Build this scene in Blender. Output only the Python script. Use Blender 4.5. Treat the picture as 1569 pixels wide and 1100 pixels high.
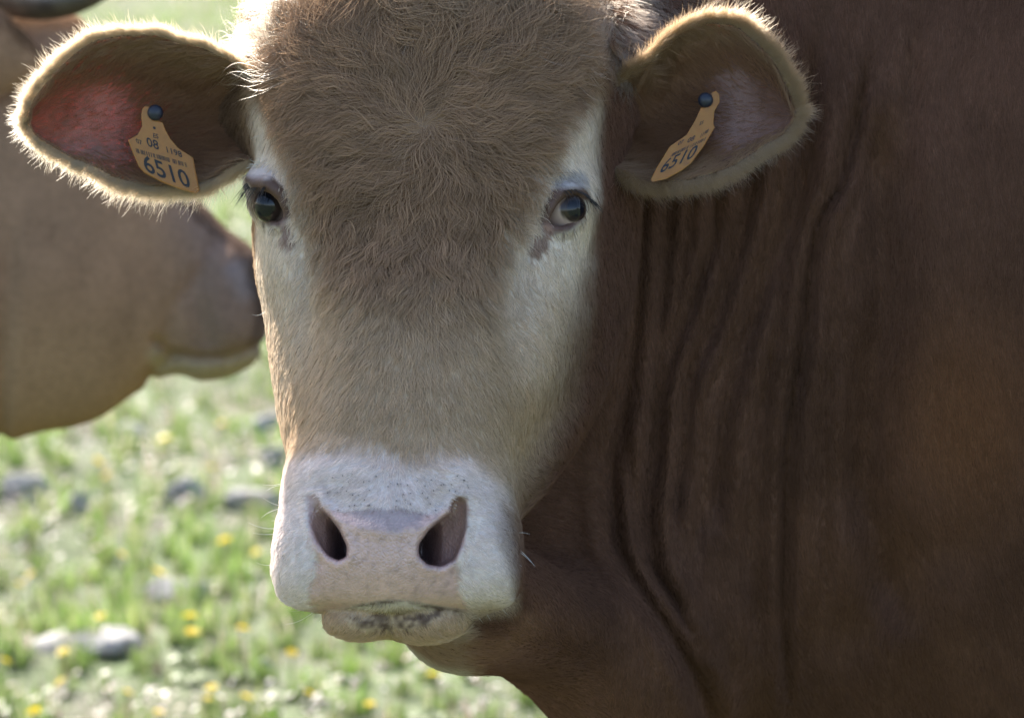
import bpy, math, random
import numpy as np
from mathutils import Vector
sc = bpy.context.scene
for o in list(bpy.data.objects): bpy.data.objects.remove(o)
COL = sc.collection
RS = np.random.RandomState(7); random.seed(7)

# ------------------------------------------------------------------ camera, sky, sun, exposure
PITCH = math.radians(9.5); D = 4.0; S = 0.58e-3; CAMZ = 1.7
LENS = 36.0 * D / (1569 * S)
cam = bpy.data.cameras.new('camera'); camo = bpy.data.objects.new('camera', cam); COL.objects.link(camo)
camo.location = (0, 0, CAMZ); camo.rotation_euler = (math.radians(90) - PITCH, 0, 0)
cam.lens = LENS; cam.sensor_width = 36; cam.clip_end = 3000; cam.clip_start = .05
cam.dof.use_dof = True; cam.dof.focus_distance = D - 0.07; cam.dof.aperture_fstop = LENS / 22.0
sc.camera = camo
SUN_EL, SUN_AZ = math.radians(38), math.radians(-20)      # azimuth from +Y (behind the animals), negative = picture left
world = bpy.data.worlds.new('World'); sc.world = world; world.use_nodes = True
nt = world.node_tree; nt.nodes.clear()
sky = nt.nodes.new('ShaderNodeTexSky'); sky.sky_type = 'NISHITA'; sky.sun_disc = False
sky.sun_elevation = SUN_EL; sky.sun_rotation = SUN_AZ; sky.air_density = 1.0; sky.dust_density = 2.6; sky.ozone_density = .6
bg = nt.nodes.new('ShaderNodeBackground'); bg.inputs[1].default_value = 0.15
wo = nt.nodes.new('ShaderNodeOutputWorld')
nt.links.new(sky.outputs[0], bg.inputs[0]); nt.links.new(bg.outputs[0], wo.inputs[0])
sl = bpy.data.lights.new('sun', 'SUN'); sl.energy = 5.0; sl.angle = math.radians(.55); sl.color = (1, .94, .84)
so = bpy.data.objects.new('sun', sl); COL.objects.link(so)
sd = Vector((math.sin(SUN_AZ) * math.cos(SUN_EL), math.cos(SUN_AZ) * math.cos(SUN_EL), math.sin(SUN_EL)))
so.rotation_euler = sd.to_track_quat('Z', 'Y').to_euler(); so.location = (0, 10, 8)
sc.view_settings.view_transform = 'Standard'; sc.view_settings.look = 'None'
sc.view_settings.exposure = 1.5; sc.view_settings.gamma = 1; sc.view_settings.use_curve_mapping = False
sc.render.engine = 'CYCLES'
sc.cycles.max_bounces = 6; sc.cycles.diffuse_bounces = 4; sc.cycles.transmission_bounces = 4; sc.cycles.glossy_bounces = 2
sc.cycles.use_denoising = True
sc.cycles.use_adaptive_sampling = True

# ------------------------------------------------------------------ frames: photo pixel + depth -> place
CP, SP = math.cos(PITCH), math.sin(PITCH)
CEN = np.array([0, D * CP, CAMZ - D * SP])
def to_world(q):                       # q (N,3) = right, up, towards-camera of the view
    q = np.asarray(q, float); u, v, w = q[..., 0], q[..., 1], q[..., 2]
    return np.stack([u, CEN[1] + v * SP - w * CP, CEN[2] + v * CP + w * SP], -1)
def from_world(p):
    p = np.asarray(p, float); y = p[..., 1] - CEN[1]; z = p[..., 2] - CEN[2]
    return np.stack([p[..., 0], y * SP + z * CP, -y * CP + z * SP], -1)
def P(px, py, w):
    k = S * (D - w) / D
    return np.stack(np.broadcast_arrays((np.asarray(px, float) - 784.5) * k, (550 - np.asarray(py, float)) * k, np.asarray(w, float)), -1)
def to_px(q):
    k = S * (D - q[..., 2]) / D
    return 784.5 + q[..., 0] / k, 550 - q[..., 1] / k

# ------------------------------------------------------------------ numeric helpers
def sstep(a, b, x):
    t = np.clip((x - a) / (b - a), 0, 1); return t * t * (3 - 2 * t)
def spl(x, xs, ys):
    xs = np.asarray(xs, float); ys = np.asarray(ys, float)
    d = np.diff(ys) / np.diff(xs); m = np.zeros_like(ys)
    m[1:-1] = np.where(d[1:] * d[:-1] > 0, 2 * d[1:] * d[:-1] / (d[1:] + d[:-1] + 1e-12), 0)
    m[0], m[-1] = d[0], d[-1]
    x = np.clip(x, xs[0], xs[-1]); i = np.clip(np.searchsorted(xs, x) - 1, 0, len(xs) - 2)
    h = xs[i + 1] - xs[i]; t = (x - xs[i]) / h
    return (ys[i] * (1 + 2 * t) * (1 - t) ** 2 + m[i] * h * t * (1 - t) ** 2 + ys[i + 1] * t * t * (3 - 2 * t) + m[i + 1] * h * t * t * (t - 1))
def smin(a, b, k):
    h = np.clip(.5 + .5 * (b - a) / k, 0, 1); return b * (1 - h) + a * h - k * h * (1 - h)
def smax(a, b, k): return -smin(-a, -b, k)
def hash3(i, j, k, seed=0):
    n = (i.astype(np.int64) * 73856093) ^ (j.astype(np.int64) * 19349663) ^ (k.astype(np.int64) * 83492791) ^ (seed * 2654435761)
    n = (n ^ (n >> 13)) * 1274126177 & 0x7fffffff
    n = (n ^ (n >> 15)) * 2246822519 & 0x7fffffff
    return (n & 0xffffff) / float(0xffffff)
def noise3(p, scale, seed=0):          # value noise, -1..1
    q = np.asarray(p) / scale; i = np.floor(q).astype(np.int64); f = q - i; f = f * f * (3 - 2 * f); r = 0
    for a in (0, 1):
        for b in (0, 1):
            for c in (0, 1):
                wgt = (f[..., 0] if a else 1 - f[..., 0]) * (f[..., 1] if b else 1 - f[..., 1]) * (f[..., 2] if c else 1 - f[..., 2])
                r = r + wgt * hash3(i[..., 0] + a, i[..., 1] + b, i[..., 2] + c, seed)
    return 2 * r - 1
def poly_sd(px, py, poly):             # signed distance in pixels, negative inside
    poly = np.asarray(poly, float); n = len(poly); d = np.full(px.shape, 1e9); ins = np.zeros(px.shape, bool)
    for i in range(n):
        ax, ay = poly[i]; bx, by = poly[(i + 1) % n]; ex, ey = bx - ax, by - ay
        t = np.clip(((px - ax) * ex + (py - ay) * ey) / (ex * ex + ey * ey + 1e-9), 0, 1)
        d = np.minimum(d, (px - ax - t * ex) ** 2 + (py - ay - t * ey) ** 2)
        ins ^= ((ay > py) != (by > py)) & (px < (bx - ax) * (py - ay) / (by - ay + 1e-12) + ax)
    d = np.sqrt(d); return np.where(ins, -d, d)
def chain_d(px, py, pts):              # distance to polyline minus interpolated radius (px)
    r = np.full(px.shape, 1e9)
    for (ax, ay, ar), (bx, by, br) in zip(pts[:-1], pts[1:]):
        ex, ey = bx - ax, by - ay; t = np.clip(((px - ax) * ex + (py - ay) * ey) / (ex * ex + ey * ey), 0, 1)
        r = np.minimum(r, np.hypot(px - ax - t * ex, py - ay - t * ey) - (ar + t * (br - ar)))
    return r
def capsule(q, a, b, ra, rb):
    a = np.asarray(a, float); b = np.asarray(b, float); ab = b - a
    t = np.clip(((q - a) @ ab) / (ab @ ab), 0, 1)
    return np.linalg.norm(q - a - t[..., None] * ab, axis=-1) - (ra + t * (rb - ra))
def ellip(q, c, r):
    k = (q - np.asarray(c, float)) / np.asarray(r, float); n = np.linalg.norm(k, axis=-1)
    return (n - 1) * min(r)
def ell_px(px, py, w, c, r):           # ellipsoid centred at a pixel: radii px, px, metres
    k0 = (px - c[0]) / r[0]; k1 = (py - c[1]) / r[1]; k2 = (w - c[2]) / r[2]
    return (np.sqrt(k0 * k0 + k1 * k1 + k2 * k2) - 1) * min(r[0] * S, r[1] * S, r[2])

def eval_sparse(field, lo, hi, h, blk=8):
    lo = np.asarray(lo, float); n = (np.ceil((np.asarray(hi) - lo) / (h * blk)).astype(int)) * blk
    nb = n // blk
    c = [lo[i] + (np.arange(nb[i]) + .5) * blk * h for i in range(3)]
    G = np.stack(np.meshgrid(*c, indexing='ij'), -1).reshape(-1, 3)
    f = field(G).reshape(nb)
    F = np.repeat(np.repeat(np.repeat(f, blk, 0), blk, 1), blk, 2).astype(np.float32)
    act = np.argwhere(np.abs(f) < blk * h * 1.35)
    off = np.stack(np.meshgrid(*[np.arange(blk)] * 3, indexing='ij'), -1).reshape(-1, 3)
    CH = 500
    for s0 in range(0, len(act), CH):
        idx = (act[s0:s0 + CH, None, :] * blk + off[None]).reshape(-1, 3)
        F[idx[:, 0], idx[:, 1], idx[:, 2]] = field(lo + (idx + .5) * h)
    return F, lo + .5 * h
def surface_nets(F, org, h):
    ins = F < 0
    nx, ny, nz = F.shape
    cnt = np.zeros((nx - 1, ny - 1, nz - 1), np.int8)
    for a in (0, 1):
        for b in (0, 1):
            for c in (0, 1): cnt += ins[a:nx - 1 + a, b:ny - 1 + b, c:nz - 1 + c]
    cell = np.argwhere((cnt > 0) & (cnt < 8)); vid = np.full(cnt.shape, -1, np.int32)
    vid[tuple(cell.T)] = np.arange(len(cell))
    acc = np.zeros((len(cell), 3)); num = np.zeros(len(cell))
    cor = [(a, b, c) for a in (0, 1) for b in (0, 1) for c in (0, 1)]
    for A in cor:
        for ax in range(3):
            if A[ax]: continue
            B = list(A); B[ax] = 1
            fa = F[cell[:, 0] + A[0], cell[:, 1] + A[1], cell[:, 2] + A[2]]; fb = F[cell[:, 0] + B[0], cell[:, 1] + B[1], cell[:, 2] + B[2]]
            m = (fa < 0) != (fb < 0); t = np.where(m, fa / np.where(m, fa - fb, 1), 0)
            p = np.tile(np.array(A, float), (len(cell), 1)); p[:, ax] += t
            acc += p * m[:, None]; num += m
    V = org + h * (cell + acc / num[:, None]); Q = []
    for ax in range(3):
        o1, o2 = (ax + 1) % 3, (ax + 2) % 3
        sa = [slice(1, -1)] * 3; sb = [slice(1, -1)] * 3
        sa[ax] = slice(0, -1); sb[ax] = slice(1, None)
        i0, i1 = ins[tuple(sa)], ins[tuple(sb)]
        e = np.argwhere(i0 != i1); fl = i0[tuple(e.T)]
        for k in range(3):
            if k != ax: e[:, k] += 1
        def vv(d1, d2):
            g = e.copy(); g[:, o1] -= d1; g[:, o2] -= d2; return vid[g[:, 0], g[:, 1], g[:, 2]]
        q = np.stack([vv(1, 1), vv(0, 1), vv(0, 0), vv(1, 0)], 1)
        q = np.where(fl[:, None], q, q[:, ::-1]); Q.append(q)
    return V, np.concatenate(Q)
def vnormals(V, Q):
    n = np.cross(V[Q[:, 2]] - V[Q[:, 0]], V[Q[:, 3]] - V[Q[:, 1]]); N = np.zeros_like(V)
    for k in range(4): np.add.at(N, Q[:, k], n)
    return N / (np.linalg.norm(N, axis=1, keepdims=True) + 1e-12)

# ------------------------------------------------------------------ object helpers
def tag(o, label=None, cat=None, group=None, kind=None):
    if label: o['label'] = label
    if cat: o['category'] = cat
    if group: o['group'] = group
    if kind: o['kind'] = kind
    return o
def empty(name, loc):
    o = bpy.data.objects.new(name, None); o.location = loc; o.empty_display_size = .1; COL.objects.link(o); return o
def mesh_obj(name, V, F, mat, parent=None, smooth=True, loc=None):
    """V in world coordinates; the object's origin goes to its parent's place (or loc)"""
    base = np.array(parent['_w'] if parent is not None and '_w' in parent else (parent.matrix_world.translation if parent else (0, 0, 0)), float)
    V = np.asarray(V, float); l = np.array(loc, float) if loc is not None else base
    me = bpy.data.meshes.new(name)
    if isinstance(F, np.ndarray):
        k = F.shape[1]; me.vertices.add(len(V)); me.vertices.foreach_set('co', (V - l).astype(np.float32).ravel())
        me.loops.add(F.size); me.loops.foreach_set('vertex_index', F.astype(np.int32).ravel())
        me.polygons.add(len(F)); me.polygons.foreach_set('loop_start', np.arange(0, F.size, k, dtype=np.int32))
        me.polygons.foreach_set('loop_total', np.full(len(F), k, np.int32))
        me.update(calc_edges=True); me.validate()
    else:
        me.from_pydata([tuple(v) for v in (V - l)], [], [tuple(f) for f in F]); me.update()
    if smooth: me.polygons.foreach_set('use_smooth', np.ones(len(me.polygons), bool))
    if mat is not None: me.materials.append(mat)
    o = bpy.data.objects.new(name, me); COL.objects.link(o)
    if parent is not None: o.parent = parent
    o.location = l - base
    return o
def vcol(me, name, c):
    c = np.concatenate([c, np.ones((len(c), 1))], 1) if c.shape[1] == 3 else c
    a = me.color_attributes.new(name, 'FLOAT_COLOR', 'POINT'); a.data.foreach_set('color', c.astype(np.float32).ravel())
def vflt(me, name, x):
    a = me.attributes.new(name, 'FLOAT', 'POINT'); a.data.foreach_set('value', np.asarray(x, np.float32))
def strands(name, pts, rad, mat, parent, color=None):
    """pts (N,K,3) world, rad (N,K)"""
    N, K, _ = pts.shape; base = np.array(parent.matrix_world.translation) if parent else np.zeros(3)
    cu = bpy.data.hair_curves.new(name); cu.add_curves([K] * N)
    cu.position_data.foreach_set('vector', (pts - base).astype(np.float32).ravel())
    r = cu.attributes.get('radius') or cu.attributes.new('radius', 'FLOAT', 'POINT')
    r.data.foreach_set('value', rad.astype(np.float32).ravel())
    if color is not None:
        c = np.concatenate([color, np.ones((N, 1))], 1)
        a = cu.attributes.new('coat', 'FLOAT_COLOR', 'CURVE'); a.data.foreach_set('color', c.astype(np.float32).ravel())
    cu.materials.append(mat)
    o = bpy.data.objects.new(name, cu); COL.objects.link(o); o.parent = parent; return o

# ------------------------------------------------------------------ materials
class NB:
    def __init__(s, name):
        s.m = bpy.data.materials.new(name); s.m.use_nodes = True; s.t = s.m.node_tree; s.t.nodes.clear()
        s.out = s.n('ShaderNodeOutputMaterial')
    def n(s, k, **kw):
        x = s.t.nodes.new(k)
        for a, b in kw.items(): setattr(x, a, b)
        return x
    def l(s, a, b): s.t.links.new(a, b)
    def noise(s, scale, detail=3, coord=None, rough=.55):
        x = s.n('ShaderNodeTexNoise'); x.inputs['Scale'].default_value = scale; x.inputs['Detail'].default_value = detail; x.inputs['Roughness'].default_value = rough
        if coord is None: coord = s.n('ShaderNodeTexCoord').outputs['Object']
        s.l(coord, x.inputs['Vector']); return x.outputs[0]
    def ramp(s, fac, stops):
        r = s.n('ShaderNodeValToRGB'); e = r.color_ramp.elements
        while len(e) < len(stops): e.new(.5)
        for q, (p, c) in zip(e, stops): q.position = p; q.color = (*c, 1) if len(c) == 3 else c
        s.l(fac, r.inputs[0]); return r.outputs[0]
    def mix(s, fac, a, b, mode='MIX'):
        x = s.n('ShaderNodeMix', data_type='RGBA', blend_type=mode)
        for v, i in ((fac, 0), (a, 6), (b, 7)):
            if hasattr(v, 'is_linked'): s.l(v, x.inputs[i])
            else: x.inputs[i].default_value = v if i == 0 else (*v, 1)
        return x.outputs[2]
    def bump(s, h, strength, dist):
        b = s.n('ShaderNodeBump'); b.inputs['Strength'].default_value = strength; b.inputs['Distance'].default_value = dist
        s.l(h, b.inputs['Height']); return b.outputs[0]
    def princ(s, **kw):
        p = s.n('ShaderNodeBsdfPrincipled')
        for k, v in kw.items():
            k = k.replace('_', ' ')
            i = p.inputs[k]
            if hasattr(v, 'is_linked'): s.l(v, i)
            elif isinstance(v, tuple) and len(v) == 3 and i.type == 'RGBA': i.default_value = (*v, 1)
            else: i.default_value = v
        s.l(p.outputs[0], s.out.inputs[0]); return p
def simple(name, col, rough=.5, **kw):
    b = NB(name); b.princ(Base_Color=col, Roughness=rough, **kw); return b.m
def mat_skin():
    b = NB('skin'); a = b.n('ShaderNodeAttribute', attribute_name='coat'); e = b.n('ShaderNodeAttribute', attribute_name='thin')
    g = b.n('ShaderNodeAttribute', attribute_name='wet')
    n1 = b.noise(900, 2); n2 = b.noise(130, 4)
    c = b.mix(.5, a.outputs['Color'], b.ramp(n2, [(.3, (.62, .6, .6)), (.7, (1.15, 1.1, 1.1))]), 'MULTIPLY')
    r = b.n('ShaderNodeMapRange'); b.l(g.outputs['Fac'], r.inputs[0]); r.inputs[3].default_value = .9; r.inputs[4].default_value = .34
    v = b.n('ShaderNodeTexVoronoi', feature='DISTANCE_TO_EDGE'); v.inputs['Scale'].default_value = 260
    b.l(b.n('ShaderNodeTexCoord').outputs['Object'], v.inputs['Vector'])
    vr = b.ramp(v.outputs['Distance'], [(0, (0, 0, 0)), (.25, (1, 1, 1))])
    hh = b.mix(g.outputs['Fac'], n1, vr)
    p = b.princ(Base_Color=c, Roughness=r.outputs[0], Subsurface_Weight=e.outputs['Fac'], Subsurface_Scale=.005, Normal=b.bump(hh, .35, .0012))
    p.inputs['Subsurface Radius'].default_value = (1.0, .5, .4)
    b.l(g.outputs['Fac'], p.inputs['Specular IOR Level'])
    return b.m
def mat_fur(rough=.38, rad_rough=.45):
    b = NB('fur'); a = b.n('ShaderNodeAttribute', attribute_name='coat')
    info = b.n('ShaderNodeHairInfo')
    r = b.ramp(info.outputs['Random'], [(0, (.82, .82, .82)), (1, (1.12, 1.12, 1.12))])
    c = b.mix(1.0, a.outputs['Color'], r, 'MULTIPLY')
    h = b.n('ShaderNodeBsdfHair', component='Reflection'); h.inputs['RoughnessU'].default_value = .35; h.inputs['RoughnessV'].default_value = .8; b.l(b.mix(.10, c, (.6, .5, .42)), h.inputs['Color'])
    d = b.n('ShaderNodeBsdfDiffuse'); b.l(c, d.inputs['Color'])
    t = b.n('ShaderNodeBsdfTranslucent'); b.l(c, t.inputs['Color'])
    m1 = b.n('ShaderNodeMixShader'); m1.inputs[0].default_value = .45; b.l(d.outputs[0], m1.inputs[1]); b.l(t.outputs[0], m1.inputs[2])
    m2 = b.n('ShaderNodeMixShader'); m2.inputs[0].default_value = .10; b.l(m1.outputs[0], m2.inputs[1]); b.l(h.outputs[0], m2.inputs[2])
    b.l(m2.outputs[0], b.out.inputs[0]); return b.m
def mat_fringe():
    b = NB('sunlit_hair'); a = b.n('ShaderNodeAttribute', attribute_name='coat')
    h = b.n('ShaderNodeBsdfHairPrincipled', parametrization='COLOR'); b.l(a.outputs['Color'], h.inputs['Color']); h.inputs['Roughness'].default_value = .45; h.inputs['Radial Roughness'].default_value = .6
    t = b.n('ShaderNodeBsdfTranslucent'); b.l(a.outputs['Color'], t.inputs['Color'])
    m = b.n('ShaderNodeMixShader'); m.inputs[0].default_value = .35; b.l(h.outputs[0], m.inputs[1]); b.l(t.outputs[0], m.inputs[2]); b.l(m.outputs[0], b.out.inputs[0]); return b.m
M_SKIN = mat_skin(); M_FUR = mat_fur(); M_FRINGE = mat_fringe()
M_LASH = simple('lash', (.02, .015, .012), .5)
M_WHISK = simple('whisker', (.75, .72, .66), .35)
M_TAG = (lambda b: (b.princ(Base_Color=b.ramp(b.noise(60, 4), [(.3, (.27, .108, .016)), (.6, (.33, .14, .022)), (.8, (.22, .09, .022))]), Roughness=.45, Subsurface_Weight=.3, Subsurface_Scale=.004), b.m)[1])(NB('tag_plastic'))
M_BTN = simple('tag_button', (.012, .016, .03), .4)
M_INK = simple('tag_ink', (.016, .016, .02), .7)
M_HORN = (lambda b: (b.princ(Base_Color=b.ramp(b.noise(25, 4), [(.3, (.04, .028, .02)), (.7, (.10, .075, .05))]), Roughness=.45), b.m)[1])(NB('horn_keratin'))
M_HOOF = simple('hoof_keratin', (.05, .04, .032), .5)
def mat_eye():
    b = NB('eye_globe'); a = b.n('ShaderNodeAttribute', attribute_name='coat')
    b.princ(Base_Color=a.outputs['Color'], Roughness=.12, Coat_Weight=.2, Coat_Roughness=.03, Specular_IOR_Level=.3); return b.m
M_EYE = mat_eye()
# ------------------------------------------------------------------ ground, grass, stones, flowers
def gz(x, y):
    p = np.stack([x, y, np.zeros_like(x)], -1)
    return .035 * noise3(p, .9, 71) + .018 * noise3(p, .28, 72) + .25 * noise3(p, 9., 73) * sstep(14, 40, np.abs(y) + np.abs(x) * .5) - .02 + 3.5 * sstep(25, 160, y) * (1 + .3 * noise3(p, 60., 74))
def axis(a, b, step, lo, hi, g=1.13):
    c = list(np.arange(a, b + 1e-6, step)); s = step
    while c[-1] < hi: s *= g; c.append(c[-1] + s)
    s = step
    while c[0] > lo: s *= g; c.insert(0, c[0] - s)
    return np.array(c)
gx = axis(-3.2, 2.2, .05, -900, 900); gy = axis(5.5, 18, .06, -900, 1500)
GX, GY = np.meshgrid(gx, gy, indexing='ij'); GV = np.stack([GX, GY, gz(GX, GY)], -1).reshape(-1, 3)
ii = np.arange(len(gx) * len(gy)).reshape(len(gx), len(gy)); GF = np.stack([ii[:-1, :-1], ii[1:, :-1], ii[1:, 1:], ii[:-1, 1:]], -1).reshape(-1, 4)
def mat_ground():
    b = NB('meadow_soil'); n1 = b.noise(3.0, 6); n2 = b.noise(22, 5); n3 = b.noise(.35, 4)
    c = b.ramp(n1, [(.30, (.085, .066, .05)), (.48, (.07, .09, .036)), (.66, (.075, .12, .035)), (.8, (.12, .145, .06))])
    c = b.mix(.55, c, b.ramp(n2, [(.3, (.45, .42, .36)), (.55, (1, 1, 1)), (.72, (1.9, 1.8, 1.7))]), 'MULTIPLY')
    c = b.mix(.25, c, b.ramp(n3, [(.35, (.06, .10, .028)), (.65, (.11, .125, .05))]))
    b.princ(Base_Color=c, Roughness=.9, Normal=b.bump(n2, .7, .03)); return b.m
tag(mesh_obj('ground', GV, GF, mat_ground()), 'sloping stony meadow with short green grass', None, None, 'structure')
def ray_ground(px, py, h=0.0):
    d = to_world(P(px, py, 0.)) - np.array([0, 0, CAMZ]); z = h
    for _ in range(12):
        t = (z - CAMZ) / d[2]; x, y = d[0] * t, d[1] * t; z = float(gz(np.array([x]), np.array([y]))[0]) + h
    return np.array([x, y, z - h])
def mat_leaf(name, attr=True, trans=.45, col=(.2, .3, .05)):
    b = NB(name)
    if attr: c = b.n('ShaderNodeAttribute', attribute_name='coat').outputs['Color']
    else: c = b.ramp(b.noise(90, 2), [(.3, tuple(.75 * x for x in col)), (.7, col)])
    p = b.n('ShaderNodeBsdfPrincipled'); b.l(c, p.inputs['Base Color']); p.inputs['Roughness'].default_value = .45
    t = b.n('ShaderNodeBsdfTranslucent'); b.l(c, t.inputs['Color'])
    m = b.n('ShaderNodeMixShader'); m.inputs[0].default_value = trans; b.l(p.outputs[0], m.inputs[1]); b.l(t.outputs[0], m.inputs[2]); b.l(m.outputs[0], b.out.inputs[0])
    return b.m
M_GRASS = mat_leaf('grass_blade')
def blades(num, seed, hmin, hmax, wd, pal, patch, lean=.5):
    r = np.random.RandomState(seed); y = 5.6 * (34 / 5.6) ** (r.rand(num) ** 1.25); x = (r.rand(num) * 2 - 1) * (.19 * y + 1.1) - .1
    p0 = np.stack([x, y, 0 * x], 1); k = noise3(p0, .33, 81 + patch) + .6 * noise3(p0, .11, 82 + patch)
    keep = r.rand(num) < sstep(-1.1, .25, k) * .9 + .1; x, y, k = x[keep], y[keep], k[keep]; n = len(x)
    # gather in tufts
    tc = np.stack([x, y, 0 * x], 1); sd_ = vor2(tc, .05 + .004 * y.mean()); x = x + (sd_[:, 0] - x) * .6; y = y + (sd_[:, 1] - y) * .6
    h = (hmin + (hmax - hmin) * r.rand(n) ** 1.6) * (1 + .4 * k) * (1 + .02 * y); a = r.rand(n) * 6.283; ln = lean * (.3 + r.rand(n)) * h
    z = gz(x, y) - .004; wv = wd * (.6 + .7 * r.rand(n)) * (1 + .03 * y); sx, sy = -np.sin(a) * wv, np.cos(a) * wv; dx, dy = np.cos(a) * ln, np.sin(a) * ln
    V = np.stack([np.stack([x - sx, y - sy, z], 1), np.stack([x + sx, y + sy, z], 1), np.stack([x + sx * .8 + dx * .4, y + sy * .8 + dy * .4, z + h * .6], 1),
                  np.stack([x - sx * .8 + dx * .4, y - sy * .8 + dy * .4, z + h * .6], 1), np.stack([x + dx, y + dy, z + h], 1), np.stack([x + dx, y + dy, z + h], 1)], 1)
    b = np.arange(n)[:, None] * 6; F = np.concatenate([b + [0, 1, 2, 3], b + [3, 2, 4, 5]])
    V = V.reshape(-1, 3); V[5::6] += 1e-4
    c = np.array(pal)[r.randint(0, len(pal), n)] * (.75 + .5 * r.rand(n))[:, None] * (1 + .25 * k)[:, None]
    return V, F, np.repeat(c, 6, 0)
def vor2(q, cs, seed=5):
    g = np.floor(q / cs).astype(np.int64); best = np.full(len(q), 1e9); out = q.copy()
    for a in (-1, 0, 1):
        for b in (-1, 0, 1):
            i, j, k = g[:, 0] + a, g[:, 1] + b, g[:, 2]
            p = np.stack([(i + hash3(i, j, k, seed)) * cs, (j + hash3(i, j, k, seed + 1)) * cs, q[:, 2]], 1)
            d = ((p - q) ** 2).sum(1); m = d < best; best[m] = d[m]; out[m] = p[m]
    return out
V, F, c = blades(460000, 5, .008, .058, .0014, [(.15, .26, .05), (.20, .32, .065), (.11, .19, .035), (.27, .33, .10), (.21, .26, .11), (.33, .33, .20)], 0)
g = mesh_obj('grass', V, F, M_GRASS, smooth=False); vcol(g.data, 'coat', np.clip(c, 0, 1)); tag(g, 'short green tufted grass covering the meadow', 'grass', None, 'stuff')
V, F, c = blades(60000, 6, .015, .06, .0014, [(.42, .36, .28), (.34, .26, .21), (.52, .45, .39), (.28, .20, .17)], 9, .9)
g = mesh_obj('dry_stalks', V, F, M_GRASS, smooth=False); vcol(g.data, 'coat', np.clip(c, 0, 1)); tag(g, 'pale dry stalks and litter between the green grass', 'dry grass', None, 'stuff')
# pale pinkish ground-cover blossom in loose drifts
def blossom(num, seed):
    r = np.random.RandomState(seed); y = 5.8 * (26 / 5.8) ** (r.rand(num) ** 1.2); x = (r.rand(num) * 2 - 1) * (.17 * y + .9) - .1
    p0 = np.stack([x, y, 0 * x], 1); k = noise3(p0, .55, 91) + .5 * noise3(p0, .17, 92); keep = k > .05; x, y = x[keep], y[keep]
    s = vor2(np.stack([x, y, 0 * x], 1), .06); x = x + (s[:, 0] - x) * .55; y = y + (s[:, 1] - y) * .55; n = len(x); z = gz(x, y) + .012 + .03 * r.rand(n)
    R = .0042 * (.6 + .8 * r.rand(n)) * (1 + .02 * y); V = []; tx, ty = r.randn(n) * .35, r.randn(n) * .35
    ang = np.linspace(0, 2 * np.pi, 6, endpoint=False)
    ring = np.stack([np.cos(ang), np.sin(ang)], 1)
    X = x[:, None] + R[:, None] * ring[None, :, 0]; Y = y[:, None] + R[:, None] * ring[None, :, 1]; Z = z[:, None] + R[:, None] * (ring[None, :, 0] * tx[:, None] + ring[None, :, 1] * ty[:, None]) + R[:, None] * .5 * (np.arange(6) % 2)
    cen = np.stack([x, y, z + .3 * R], 1)[:, None]; V = np.concatenate([np.stack([X, Y, Z], -1), cen], 1).reshape(-1, 3)
    b = np.arange(n)[:, None] * 7; F = np.concatenate([b + [6, 0, 1, 2], b + [6, 2, 3, 4], b + [6, 4, 5, 0]])
    c = np.array([(.72, .60, .62), (.78, .72, .70), (.62, .48, .50), (.66, .60, .52)])[r.randint(0, 4, n)]
    return V, F, np.repeat(c, 7, 0)
V, F, c = blossom(52000, 8)
g = mesh_obj('blossom', V, F, M_GRASS, smooth=False); vcol(g.data, 'coat', c); tag(g, 'tiny pale pink blossom drifting through the grass', 'blossom', None, 'stuff')

def mat_rock():
    b = NB('limestone'); n1 = b.noise(14, 6); n2 = b.noise(70, 4)
    c = b.ramp(n1, [(.3, (.19, .185, .18)), (.5, (.28, .275, .27)), (.7, (.38, .37, .355)), (.85, (.24, .235, .19))])
    b.princ(Base_Color=b.mix(.4, c, b.ramp(n2, [(.35, (.6, .6, .6)), (.65, (1.25, 1.25, 1.25))]), 'MULTIPLY'), Roughness=.85, Normal=b.bump(n2, .6, .01)); return b.m
M_ROCK = mat_rock()
def rock(px, py, wpx, hpx, label, seed, flat=.8):
    r = np.random.RandomState(seed); g0 = ray_ground(px, py + hpx * .35); dist = np.linalg.norm(g0 - np.array([0, 0, CAMZ])); k = S * dist / D
    w, h = wpx * k * 1.05, hpx * k * .95; u = np.linspace(0, 2 * np.pi, 36, endpoint=False); v = np.linspace(0, np.pi, 20)
    dirs = np.stack([np.outer(np.sin(v), np.cos(u)), np.outer(np.sin(v), np.sin(u)), np.outer(np.cos(v), np.ones(36))], -1).reshape(-1, 3)
    pn = r.randn(16, 3); pn /= np.linalg.norm(pn, axis=1, keepdims=True); pd = .72 + .3 * r.rand(16)
    rad = np.min(np.where(dirs @ pn.T > .05, pd / np.maximum(dirs @ pn.T, .05), 9), 1); rad = np.clip(rad, .5, 1.25) * (1 + .05 * noise3(dirs, .35, seed) + .03 * noise3(dirs, .12, seed))
    V = dirs * rad[:, None] * np.array([w / 2, w / 2 * .75, h * flat]); i = np.arange(36)
    F = np.concatenate([np.stack([q * 36 + i, (q + 1) * 36 + i, (q + 1) * 36 + (i + 1) % 36, q * 36 + (i + 1) % 36], 1) for q in range(19)])
    o = mesh_obj('rock', V + g0 + np.array([0, 0, h * .05]), F, M_ROCK, loc=tuple(g0)); tag(o, label, 'rock', 'rocks lying in the meadow')
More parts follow.
